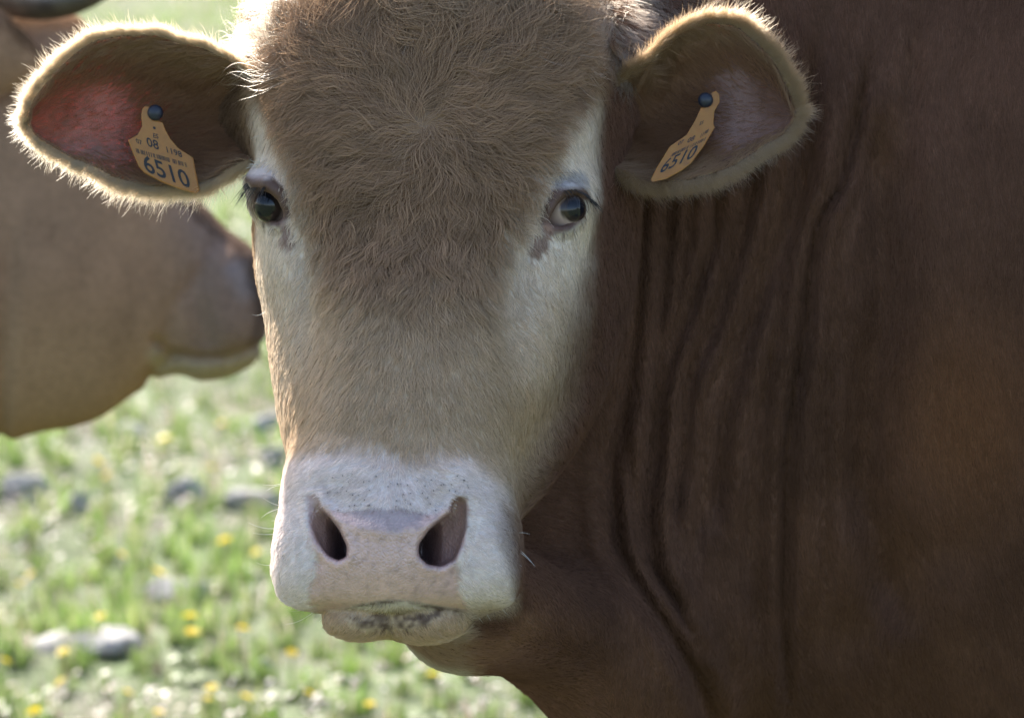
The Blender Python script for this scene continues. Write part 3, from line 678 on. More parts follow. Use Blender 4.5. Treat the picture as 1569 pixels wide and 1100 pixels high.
    # lids and tear marks
    for i, lids in enumerate(LIDS):
        d = poly_sd(px, py, EYE_OPEN[i]); m = sstep(15, 5, d + 2 * n2) * (np.abs(w - EYEW[i]) < .045)
        d = np.minimum(d, chain_d(px, py, [(x_, y_, r_) for x_, y_, z_, r_ in lids[0]]) + 5); m = np.maximum(m, sstep(10, 4, d + 2 * n2) * (np.abs(w - EYEW[i]) < .045))
        c = lerp(c, (.10, .05, .033), m); naked = np.maximum(naked, m)
    m = sstep(9, 2, chain_d(px, py, [(838, 352, 4), (828, 372, 7), (818, 388, 4)]) + 3 * n2) * (w > -.05); c = lerp(c, (.34, .19, .14), m * .7)
    m = sstep(8, 1, chain_d(px, py, [(437, 345, 2), (443, 372, 4)]) + 3 * n2) * (w > -.05); c = lerp(c, (.42, .28, .24), m * .8)
    m = sstep(14, 2, chain_d(px, py, [(855, 276, 4), (885, 274, 6)])) * (w > -.05); c = lerp(c, (.50, .46, .45), m * .8)
    m = sstep(12, 2, chain_d(px, py, [(386, 262, 4), (412, 264, 4)])) * (w > -.06); c = lerp(c, (.46, .40, .38), m * .8); naked = np.maximum(naked, m)
    # ears
    for k, (cx, tip) in enumerate(((370, 40), (960, 1222))):
        e = part == k + 1; tt = np.clip((px - cx) / (tip - cx), 0, 1)
        ec = np.tile(np.array([.15, .082, .06]), (len(q), 1)) * (1 + .25 * n)[:, None]
        ec = lerp(ec, (.20, .125, .095), sstep(.55, .2, tt)); ec = lerp(ec, (.26, .17, .15), sstep(.1, .5, n3) * sstep(.3, .6, tt) * .6)
        c = np.where(e[:, None], ec, c); thin = np.where(e, .30, thin)
    thin = np.maximum(thin, .18 * ns)
    return np.clip(c, 0, 1), naked, thin, ns
BC, NAKED, THIN, WET = coat(BV, PART)
bull = empty('bull', (.9, 4.3, 0)); bpy.context.view_layer.update()
tag(bull, 'tan bull with white muzzle facing forward, numbered orange tags in both ears', 'bull')
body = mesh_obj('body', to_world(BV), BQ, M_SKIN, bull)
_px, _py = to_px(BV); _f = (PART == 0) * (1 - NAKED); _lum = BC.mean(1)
vcol(body.data, 'coat', BC * (1 - _f * np.interp(_lum, [.05, .3, .7], [.55, .45, .22]))[:, None]); vflt(body.data, 'thin', THIN); vflt(body.data, 'wet', np.maximum(WET, .5 * NAKED))  # skin darkened under the fur: depth shade between hairs put into its colour

# ------------------------------------------------------------------ fur
def vor_seed(q, cs, seed=3):
    g = np.floor(q / cs).astype(np.int64); best = np.full(len(q), 1e9); out = q.copy()
    for a in (-1, 0, 1):
        for b in (-1, 0, 1):
            for c in (-1, 0, 1):
                i, j, k = g[:, 0] + a, g[:, 1] + b, g[:, 2] + c
                p = (np.stack([i, j, k], 1) + np.stack([hash3(i, j, k, seed), hash3(i, j, k, seed + 1), hash3(i, j, k, seed + 2)], 1)) * cs
                d = ((p - q) ** 2).sum(1); m = d < best; best[m] = d[m]; out[m] = p[m]
    return out
def scatter(V, Q, N, dens, num, rng):
    tri = np.concatenate([Q[:, [0, 1, 2]], Q[:, [0, 2, 3]]])
    ar = np.linalg.norm(np.cross(V[tri[:, 1]] - V[tri[:, 0]], V[tri[:, 2]] - V[tri[:, 0]]), axis=1) * dens[tri].mean(1)
    cs = np.cumsum(ar); k = np.minimum(np.searchsorted(cs, rng.rand(num) * cs[-1]), len(tri) - 1)
    r1 = np.sqrt(rng.rand(num)); r2 = rng.rand(num); b = np.stack([1 - r1, r1 * (1 - r2), r1 * r2], 1)
    p = (V[tri[k]] * b[..., None]).sum(1); n = (N[tri[k]] * b[..., None]).sum(1); n /= np.linalg.norm(n, axis=1, keepdims=True) + 1e-9
    return p, n, tri[k, 0]
SEEDN = [None]
def grow(root, n, d, L, lift, clump, cs, wave, rng, K=6, rad=.00016):
    """root, normal, flow direction -> strands in view coordinates"""
    N = len(root); d = d - n * (d * n).sum(1, keepdims=True); d /= np.linalg.norm(d, axis=1, keepdims=True) + 1e-9
    b = np.cross(n, d); seed = vor_seed(root, cs); pull = seed - root; pull -= n * (pull * n).sum(1, keepdims=True)
    SEEDN[0] = (1 + .32 * noise3(seed, .0035, 25))[:, None]
    L = L * (1 + .25 * noise3(seed, .004, 21)) * (.75 + .5 * rng.rand(N)); lift = lift * (1 + .7 * noise3(seed, .003, 22))
    ph = 6.28 * noise3(seed, .01, 23) + .5 * rng.randn(N); t = np.linspace(0, 1, K)[None, :, None]
    e = lambda x: x[:, None, None]
    pts = root[:, None] + d[:, None] * e(L) * t + n[:, None] * e(L * lift) * (t - .55 * t * t)
    pts = pts + pull[:, None] * e(clump) * t ** 1.4
    pts = pts + b[:, None] * e(L * wave) * (np.sin(4.5 * t + e(ph)) - np.sin(e(ph)))
    r = rad[:, None] * np.array([1, 1, .95, .8, .55, .2])[None, :] if np.ndim(rad) else rad * np.tile([1, 1, .95, .8, .55, .2], (N, 1))
    return pts, r
def rot_in(d, n, ang):
    return d * np.cos(ang)[:, None] + np.cross(n, d) * np.sin(ang)[:, None]
def flow_head(q, px, py):
    dx, dy = px - 648, py - 192; r = np.hypot(dx, dy) + 1e-6; rx, ry = dx / r, dy / r
    sw = .9 * np.exp(-r / 50); rx, ry = rx * np.cos(sw) - ry * np.sin(sw), rx * np.sin(sw) + ry * np.cos(sw)
    k = sstep(40, 260, r) * sstep(-120, 30, dy)
    fx = rx * (1 - .55 * k); fy = ry * (1 - k) + k * (.75 + .25 * ry)
    low = sstep(380, 520, py); fx = fx * (1 - low) + low * np.clip((px - 625) / 260, -.7, .7); fy = fy * (1 - low) + low
    mz = sstep(690, 720, py); fx = fx * (1 - mz) + mz * np.clip((px - 605) / 120, -1.2, 1.2); fy = fy * (1 - mz) + mz * (.35 + sstep(760, 900, py) * .6)
    bro = sstep(915, 935, px) ; fx = fx * (1 - bro) + bro * .1; fy = fy * (1 - bro) + bro
    return np.stack([fx, -fy, np.zeros_like(fx)], 1)
rng = np.random.RandomState(11)
def part_faces(lo, hi): return BQ[(BQ[:, 0] >= lo) & (BQ[:, 0] < hi)]
def body_fur():
    frng = []
    px, py = to_px(BV); facing = sstep(-.55, -.15, BN[:, 2])
    # head and muzzle
    Q = part_faces(0, len(V1)); face = sstep(60, -10, px - spl(py, *CHEEK_X))
    inside = np.minimum(poly_sd(px, py, EYE_OPEN[0]), poly_sd(px, py, EYE_OPEN[1])) < 3
    dens = (.7 + .3 * face) * facing * np.clip(1 - 1.15 * NAKED, 0, 1) * np.where(inside, 0, 1) * (BV[:, 2] > -.22)
    dens = dens * (1 + .8 * sstep(690, 720, py) * face)
    p, n, vi = scatter(BV, Q, BN, dens, NHEAD, rng); x, y = to_px(p)
    d = flow_head(p, x, y)
    poll = sstep(160, 30, y) ; fore = sstep(560, 300, y) * sstep(395, 470, x) * sstep(900, 800, x)
    pale = np.minimum(poly_sd(x, y, PALE_L), poly_sd(x, y, PALE_R)); notpale = sstep(-18, 14, pale)
    mz = sstep(6, -8, poly_sd(x, y, WHITE)); ch = sstep(-15, 20, x - spl(y, *CHEEK_X))
    L = .0085 + .017 * fore * notpale + .014 * poll * notpale + .004 * notpale * sstep(700, 600, y)
    L = L * (1 - .6 * mz) * (1 - .25 * ch); L = np.where(mz > .5, .0045 + .002 * (y < 760), L)
    amp = (.55 * fore + .5 * poll + .15) * (.35 + .65 * notpale) * (1 - .5 * mz)
    ang = amp * (noise3(p, .030, 31) * 1.0 + noise3(p, .011, 32) * .8) + .14 * rng.randn(len(p)) + 1.3 * rng.randn(len(p)) * np.exp(-np.hypot(x - 648, y - 192) / 16)
    d = d - n * (d * n).sum(1, keepdims=True); d /= np.linalg.norm(d, axis=1, keepdims=True) + 1e-9; d = rot_in(d, n, ang)
    lift = .30 + .18 * fore + .25 * poll + .25 * mz
    clump = np.clip(.75 * fore + .75 * poll + .3, 0, .85) * (.3 + .7 * notpale) * (1 - .7 * mz); lift = lift * (1 - .6 * np.exp(-np.hypot(x - 648, y - 192) / 40))
    c = coat(p, np.zeros(len(p), int))[0]
    pts, r = grow(p, n, d, L, lift, clump, .0085, .05 + .12 * poll + .09 * fore, rng, rad=.00024 - .00007 * mz)
    out = [(pts, r, c * (1 + (SEEDN[0] - 1) * (.25 + .75 * fore * notpale + .6 * poll)[:, None].clip(0, 1)))]
    # neck and shoulder
    dens = facing * ((px < 1750) & (py > -120) & (py < 1250)) * (PART == 0)
    Q = part_faces(len(V1), nH); p, n, vi = scatter(BV, Q, BN, dens, NNECK, rng); x, y = to_px(p)
    d = np.stack([.10 + .12 * noise3(p, .12, 41), -np.ones(len(p)), np.zeros(len(p))], 1)
    d = d - n * (d * n).sum(1, keepdims=True); d /= np.linalg.norm(d, axis=1, keepdims=True) + 1e-9
    d = rot_in(d, n, .2 * noise3(p, .07, 42) + .12 * noise3(p, .015, 43) + .12 * rng.randn(len(p)))
    pts, r = grow(p, n, d, np.full(len(p), .0105), np.full(len(p), .15), np.full(len(p), .12), .006, np.full(len(p), .03), rng, rad=.00017)
    out.append((pts, r, coat(p, np.zeros(len(p), int))[0] * (1 + .3 * (SEEDN[0] - 1))))
    # ears: inner streaks from the root, velvet outside, and the fringe round the rim
    for k, E in ((1, EAR_L), (2, EAR_R)):
        lo = nH if k == 1 else nH + nEL; hi = lo + len(E[0]); half = len(E[0]) // 2
        sgn = -1 if k == 1 else 1; cx, tip = ((370, 40), (960, 1222))[k - 1]
        Q = BQ[(BQ >= lo).all(1) & (BQ < hi).all(1)]
        tt = np.clip((px - cx) / (tip - cx), 0, 1)
        front = np.zeros(len(BV)); front[lo:lo + half] = 1
        pf = np.zeros(len(BV)); pf[lo:lo + half] = E[2]['prof'].ravel(); pf[lo + half:hi] = E[2]['prof'].ravel(); rim = sstep(.62, .15, pf)
        topside = np.zeros(len(BV)); ss = np.tile(np.linspace(1, 0, 34), 56); topside[lo:lo + half] = ss; topside[lo + half:hi] = ss
        # inner
        dens = front * (.12 + 1.3 * sstep(.62, .15, tt) + .9 * rim + .9 * sstep(.6, .85, topside) * sstep(.95, .6, tt))
        p, n, vi = scatter(BV, Q, BN, dens, NEAR_IN, rng); x, y = to_px(p); tq = tt[vi]; rq = rim[vi]; tp = topside[vi]
        d = np.stack([sgn * (1. + 0 * x), -.35 - .9 * sstep(.5, .95, tp) + .5 * sstep(.4, 0., tp), np.zeros_like(x)], 1)
        d = d - n * (d * n).sum(1, keepdims=True); d /= np.linalg.norm(d, axis=1, keepdims=True) + 1e-9; d = rot_in(d, n, .35 * noise3(p, .02, 51) + .15 * rng.randn(len(p)))
        L = .008 + .017 * sstep(.6, .1, tq) + .008 * sstep(.6, .9, tp)
        c = np.tile(np.array([.32, .175, .10]), (len(p), 1)); c = lerp(c, (.40, .27, .17), rq * .6)
        pts, r = grow(p, n, d, L, .45 + 0 * x, .45 + 0 * x, .006, .05 + 0 * x, rng, rad=.00016); out.append((pts, r, c))
        # outer velvet
        dens = 1 - front; dens[:lo] = 0; dens[hi:] = 0
        p, n, vi = scatter(BV, Q, BN, dens, NEAR_OUT, rng)
        d = np.stack([sgn * np.ones(len(p)), -.15 * np.ones(len(p)), np.zeros(len(p))], 1); d = d - n * (d * n).sum(1, keepdims=True); d /= np.linalg.norm(d, axis=1, keepdims=True) + 1e-9
        c = np.tile(np.array([.62, .46, .28]), (len(p), 1))
        pts, r = grow(p, n, d, np.full(len(p), .009), .4 + np.zeros(len(p)), .2 + np.zeros(len(p)), .005, .03 + np.zeros(len(p)), rng, rad=.00016); out.append((pts, r, c))
        # fringe
        q = E[2]['q']; nt_, ns_ = q.shape[:2]; nrm = E[2]['n']
        edge = np.concatenate([q[:, 0], q[-1, 1:], q[-2::-1, -1]]); inn = np.concatenate([q[:, 2], q[-3, 1:] * 0 + q[-4, ns_ // 2], q[-2::-1, -3]])
        nn_ = np.concatenate([nrm[:, 1], nrm[-2, 1:], nrm[-2::-1, -2]])
        outd = edge - inn; outd /= np.linalg.norm(outd, axis=1, keepdims=True) + 1e-9
        m = len(edge); seg = np.linalg.norm(np.diff(edge, axis=0), axis=1); cs = np.r_[0, np.cumsum(seg)]
        f = np.interp(rng.rand(NFRINGE) * cs[-1], cs, np.arange(m)); f = np.clip(f, 0, m - 1.001); i = f.astype(int); fr = (f - i)[:, None]
        mixv = lambda A: A[i] * (1 - fr) + A[i + 1] * fr
        p = mixv(edge); od = mixv(outd); nq = mixv(nn_); jit = rng.rand(NFRINGE) * .0035
        p = p - od * jit[:, None] - nq * (rng.rand(NFRINGE)[:, None] * .004 - .001)
        x, y = to_px(p); tq = np.clip((x - cx) / (tip - cx), 0, 1); bottom = y > 180
        d = od + np.stack([sgn * .75 * np.ones(NFRINGE), np.zeros(NFRINGE), np.zeros(NFRINGE)], 1) * .9 + nq * (rng.randn(NFRINGE) * .3 - .45)[:, None]
        d /= np.linalg.norm(d, axis=1, keepdims=True)
        L = .0115 + .006 * bottom * sstep(.85, .2, tq) + .003 * (k == 2) * (1 - bottom)
        L = L * np.where(rng.rand(NFRINGE) < .06, 1.7, 1)
        c = np.tile(np.array([.82, .60, .36] if k == 1 else [.56, .35, .18]), (NFRINGE, 1))  # left rim paler than the right: its backlit glow put into the colour
        side = np.cross(d, nq); side /= np.linalg.norm(side, axis=1, keepdims=True) + 1e-9; side2 = np.cross(side, d)
        pts, r = grow(p, side2, rot_in(d, side2, .3 * rng.randn(NFRINGE)), L, .1 * rng.randn(NFRINGE), .3 + np.zeros(NFRINGE), .004, .05 + np.zeros(NFRINGE), rng, rad=.00014); frng.append((pts, r, c))
    # shaggy poll: long locks round the crown, more of them over the left brow and by the right ear
    Q = part_faces(0, len(V1))
    dens = ((py < 130) & (BV[:, 2] > -.2)) * sstep(140, 20, py) * (.3 + 2.6 * sstep(500, 420, px) + .6 * sstep(850, 930, px))
    dens = dens + .8 * sstep(60, 20, np.hypot(px - 945, (py - 60))) * (BV[:, 2] > -.2) * 2
    p, n, vi = scatter(BV, Q, BN, dens, NPOLL, rng); x, y = to_px(p); d = flow_head(p, x, y); d[:, 1] += .2
    d[:, 0] += .5 * sstep(900, 960, x)
    d = d - n * (d * n).sum(1, keepdims=True); d /= np.linalg.norm(d, axis=1, keepdims=True) + 1e-9; d = rot_in(d, n, .8 * noise3(p, .022, 61) + .2 * rng.randn(len(p)))
    pts, r = grow(p, n, d, .024 + .012 * rng.rand(len(p)) + .008 * (x < 470), .5 + .5 * sstep(490, 430, x), .8 + 0 * x, .010, .16 + 0 * x, rng, rad=.00016)
    frng.append((pts, r, lerp(coat(p, np.zeros(len(p), int))[0], (.76, .58, .38), .3 + .5 * sstep(500, 430, x))))  # locks lightened towards the left brow: sunlit patch painted into their colour
    return out, frng
NHEAD, NNECK, NEAR_IN, NEAR_OUT, NFRINGE, NPOLL = 200000, 190000, 13000, 8000, 20000, 15000
fu, fr_ = body_fur()
for nm, grp, mt_ in (('fur', fu, M_FUR), ('fringe_hair', fr_, M_FRINGE)):
    pts = np.concatenate([g[0] for g in grp]); r = np.concatenate([g[1] for g in grp]); c = np.concatenate([g[2] for g in grp])
    tag(strands(nm, to_world(pts), r, mt_, bull, np.clip(c, 0, 1)), kind='stuff')

# ------------------------------------------------------------------ eyes
def uv_sphere(nu=48, nv=32):
    u = np.linspace(0, 2 * np.pi, nu, endpoint=False); v = np.linspace(0, np.pi, nv)
    V = np.stack([np.outer(np.sin(v), np.cos(u)), np.outer(np.sin(v), np.sin(u)), np.outer(np.cos(v), np.ones(nu))], -1).reshape(-1, 3)
    i = np.arange(nu); F = [np.stack([k * nu + i, (k + 1) * nu + i, (k + 1) * nu + (i + 1) % nu, k * nu + (i + 1) % nu], 1) for k in range(nv - 1)]
    return V, np.concatenate(F)
def make_eye(px, py, w, R, gaze, iris):
    V, F = uv_sphere(); g = np.array(gaze, float); g /= np.linalg.norm(g)
    z = np.array([0, 0, 1.]); a = np.cross(z, g); a /= np.linalg.norm(a) + 1e-9; b = np.cross(g, a)
    r = np.hypot(V[:, 0] / iris[0], V[:, 1] / iris[1]); r = np.where(V[:, 2] < 0, 9, r)
    c = np.tile(np.array([.42, .30, .25]), (len(V), 1)); c = lerp(c, (.035, .022, .018), sstep(1.08, .95, r)); c = lerp(c, (.006, .007, .012), sstep(.72, .6, r))
    Vb = V * (1 + .05 * np.clip(1 - r, 0, 1)[:, None])
    X = (Vb[:, :1] * a + Vb[:, 1:2] * b + Vb[:, 2:] * g) * R + P(px, py, w)
    o = mesh_obj('eye', to_world(X), F, M_EYE, bull); vcol(o.data, 'coat', c); return o
e1 = make_eye(417, 314, EYEW[0] - .0165, .0172, (-.40, -.02, .9), (.93, .86)); e1['label'] = 'dark glossy eye beside the eyelash tuft'
e2 = make_eye(864, 322, EYEW[1] - .016, .0205, (.52, .06, .80), (.58, .68)); e2['label'] = 'dark eye showing pinkish white at its inner corner'
def lash(pts0, dirs, L, n, mat, name, col=None, rad=.00022):
    k = rng.randint(0, len(pts0), n); f = rng.rand(n)[:, None]; k2 = np.minimum(k + 1, len(pts0) - 1)
    p = pts0[k] * (1 - f) + pts0[k2] * f; d = dirs[k] * (1 - f) + dirs[k2] * f + .12 * rng.randn(n, 3); d /= np.linalg.norm(d, axis=1, keepdims=True)
    l = L * (.6 + .6 * rng.rand(n)); t = np.linspace(0, 1, 6)[None, :, None]
    pts = p[:, None] + d[:, None] * l[:, None, None] * t + np.array([0, -.25, .0]) * (l[:, None, None] * t * t)
    return strands(name, to_world(pts), rad * np.tile([1, 1, .9, .8, .5, .2], (n, 1)), mat, bull)
lash(P(np.array([382, 388, 396, 408.]), np.array([276, 281, 284, 284.]), EYEW[0] + np.array([-.02, -.008, .0, .008])), np.array([[-.7, -.75, .35], [-.7, -.8, .4], [-.5, -.8, .6], [-.3, -.5, .9]]), .021, 45, M_LASH, 'eyelash')
lash(P(np.array([862, 876, 892, 899.]), np.array([292, 290, 295, 303.]), EYEW[1] + np.array([.008, .004, -.006, -.016])), np.array([[.3, -.3, .9], [.5, -.25, .8], [.9, -.4, .4], [.9, -.5, .2]]), .016, 50, M_LASH, 'eyelash')
# whiskers: at the left edge of the muzzle, the chin and the lip corner
def whisk(rows):
    pts = []
    for (x0, y0, x1, y1, cv) in rows:
        w0 = surf_w(min(max(x0, 436), 778), y0, bull_field) if y0 > 690 and y0 < 925 else (.13 if y0 > 690 else surf_w(spl(y0, FY, FL) + 8., y0, bull_field))
        w0 = min(w0, .16); t = np.linspace(0, 1, 6)
        a = P(x0 + (8 if x1 < x0 else -8), y0, w0 - .012); b = P(x1, y1, w0 + .0); q = a[None] * (1 - t[:, None]) + b[None] * t[:, None]
        q[:, 1] += cv * S * 4 * t * (1 - t); pts.append(q)
    pts = np.array(pts); return strands('whisker', to_world(pts), .00022 * np.tile([1, 1, .9, .8, .55, .25], (len(pts), 1)), M_WHISK, bull)
W = [(440, 732, 402, 742, -5), (438, 748, 408, 752, 6), (434, 775, 402, 762, -4), (433, 780, 400, 793, 5), (429, 806, 380, 800, -6), (429, 815, 387, 816, -3), (428, 795, 416, 798, 0), (427, 858, 392, 861, -6), (428, 882, 414, 887, 2),
     (428, 880, 420, 870, 2), (440, 905, 428, 918, 0), (470, 925, 446, 936, -4), (482, 928, 438, 956, -6), (500, 935, 488, 952, 0), (514, 948, 505, 975, 0), (525, 955, 514, 977, 0), (452, 915, 443, 926, 0),
     (785, 820, 812, 818, 3), (786, 832, 820, 868, 5), (785, 838, 815, 862, 4), (786, 850, 800, 868, 0), (770, 925, 778, 942, 0), (750, 935, 752, 950, 0), (735, 938, 740, 954, 0),
     (398, 478, 386, 482, -3), (396, 210, 384, 214, 3)]
whisk(W)
# stiff pale bristles over the left lid and along the brow edge
lash(P(np.array([392, 398, 404.]), np.array([256, 252, 252.]), np.array([-.02, -.015, -.012])), np.array([[-.9, .1, .3], [-.1, .6, .5], [.95, .05, .3]]), .011, 40, M_WHISK, 'brow_bristle', rad=.0002)

bx_, by_ = 500 + 220 * rng.rand(70), 725 + 68 * rng.rand(70); ok_ = (np.minimum(poly_sd(bx_, by_, NOSTRIL_P[0]), poly_sd(bx_, by_, NOSTRIL_P[1])) > 8) & (poly_sd(bx_, by_, NOSE) > 0)
bp_ = np.array([P(a, b, surf_w(a, b, bull_field)) for a, b in zip(bx_[ok_], by_[ok_])]); t_ = np.linspace(0, 1, 6)[None, :, None]
strands('muzzle_bristle', to_world(bp_[:, None] + np.array([0, -.15, 1.]) * .0062 * t_ * (.7 + .5 * rng.rand(len(bp_)))[:, None, None]), np.full((len(bp_), 6), .00042), M_LASH, bull)
# ------------------------------------------------------------------ ear tags
def text_mesh(s, size, bold=.012):
    cu = bpy.data.curves.new('t', 'FONT'); cu.body = s; cu.size = size; cu.align_x = 'CENTER'; cu.align_y = 'CENTER'; cu.resolution_u = 3; cu.offset = bold
    o = bpy.data.objects.new('t', cu); COL.objects.link(o); dg = bpy.context.evaluated_depsgraph_get(); dg.update()
    me = bpy.data.meshes.new_from_object(o.evaluated_get(dg)); V = np.array([v.co[:] for v in me.vertices]); F = [tuple(p.vertices) for p in me.polygons]
    bpy.data.objects.remove(o); bpy.data.curves.remove(cu); bpy.data.meshes.remove(me); return V, F
def make_tag(outline, btn, br, wfun, lines, bars, label):
    ol = np.array(outline, float); w = wfun(ol[:, 0], ol[:, 1]); n = len(ol); tk = .0011
    fr = P(ol[:, 0], ol[:, 1], w); bk = P(ol[:, 0], ol[:, 1], w - tk)
    c0 = ol.mean(0); inn = c0 + (ol - c0) * .965
    V = np.concatenate([P(inn[:, 0], inn[:, 1], wfun(inn[:, 0], inn[:, 1]) + .0004), fr, bk]); i = np.arange(n); j = (i + 1) % n
    F = [tuple(i)] + [(i[k] + n, j[k] + n, j[k], i[k]) for k in range(n)] + [(i[k] + 2 * n, j[k] + 2 * n, j[k] + n, i[k] + n) for k in range(n)] + [tuple(i[::-1] + 2 * n)]
    t = mesh_obj('ear_tag', to_world(V), F, M_TAG, bull, smooth=False); t['label'] = label; bpy.context.view_layer.update()
    Vs, Fs = uv_sphere(24, 14); Vs = Vs * np.array([br * S, br * S, .005]); bw = wfun(btn[0], btn[1])
    mesh_obj('tag_button', to_world(Vs + P(btn[0], btn[1], bw + .0005)), Fs, M_BTN, t)
    up = lambda o, ex, ey, V: (o[0] + V[:, 0] * ex[0] + V[:, 1] * ey[0], o[1] + V[:, 0] * ex[1] + V[:, 1] * ey[1])
    for s, o, ex, ey, fat in lines:
        V, Fm = text_mesh(s, 1.0)
        x, y = up(o, ex, ey, V); q = P(x, y, wfun(x, y) + .0007); mesh_obj('printed_number', to_world(q), Fm, M_INK, t, smooth=False)
    o, ex, ey, nb = bars; V, Fm = [], []
    for k in range(nb):
        if RS.rand() < .25: continue
        a = k / nb - .5; b = a + (.35 + .4 * RS.rand()) / nb; m = len(V); V += [(a, -.5, 0), (b, -.5, 0), (b, .5, 0), (a, .5, 0)]; Fm.append((m, m + 1, m + 2, m + 3))
    x, y = up(o, ex, ey, np.array(V)); mesh_obj('barcode', to_world(P(x, y, wfun(x, y) + .0006)), Fm, M_INK, t, smooth=False)
make_tag([(229, 164), (222, 163), (217.8, 168), (216.3, 177), (217.8, 194), (211, 207), (196, 215), (204, 236), (213, 256), (221, 265), (245, 278), (272, 289), (300, 297), (306, 292.5), (301.5, 271), (296, 242), (273, 227), (261, 213), (253.5, 199), (249, 188), (243, 186), (233, 184), (226, 177)],
         (238, 173), 12.5, lambda x, y: -.070 + (np.asarray(y) - 170) * .00002 - (np.asarray(x) - 240) * .00005,
         [('6510', (255, 264.5), (36, 14), (-11, -38), 0), ('08', (234, 221), (19, 6.5), (-4, -20), 0), ('07', (213, 218), (9.5, 4), (-3, -10.5), 0), ('1198', (266, 233.5), (13, 4.4), (-3, -13), 0), ('ES', (238.5, 209), (9, 2), (-1, -10), 0), ('\u2022', (236.5, 197), (16, 3), (-2, -16), 0)],
         ((247, 242), (80, 23), (1.6, 7), 46), 'orange plastic ear tag hanging flat, number 6510 facing out')
make_tag([(1085, 163), (1090, 156), (1092, 148), (1091.2, 142), (1097, 139.6), (1102, 145), (1102.5, 157), (1094.5, 171), (1093, 190), (1095, 196), (1078, 225), (1058.5, 251), (1044, 262), (1021, 274.5), (1000, 279), (997, 275.5), (1006, 257), (1026, 225), (1052, 207), (1065, 185), (1074, 165), (1079, 165.5)],
         (1081, 154), 12, lambda x, y: -.052 + (np.asarray(y) - 150) * .00012 - (np.asarray(x) - 1050) * .0001,
         [('6510', (1040, 245), (27, -13), (15, -30), 0), ('08', (1059, 214), (11, -5), (5, -11), 0), ('07', (1043, 219), (8, -3.5), (4, -9), 0), ('1198', (1079, 205), (6.5, -4.5), (3.5, -9), 0), ('ES', (1075, 189), (6.5, -3), (3, -8), 0)],
         ((1055, 225.5), (52, -25), (3.5, -6), 36), 'orange plastic ear tag seen edge-on, number 6510 slanting away')
for (x, y) in ((.61, 4.13), (.61, 4.47), (2.06, 4.13), (2.06, 4.47)):
    V, F = uv_sphere(20, 12); V = V * np.array([.078, .07, .05]); V[:, 2] = np.clip(V[:, 2], -.0495, .03); V[:, 2] += .05
    V[:, 0] -= .012 * (V[:, 2] < .05); mesh_obj('hoof', V + np.array([x, y, 0]), F, M_HOOF, bull)
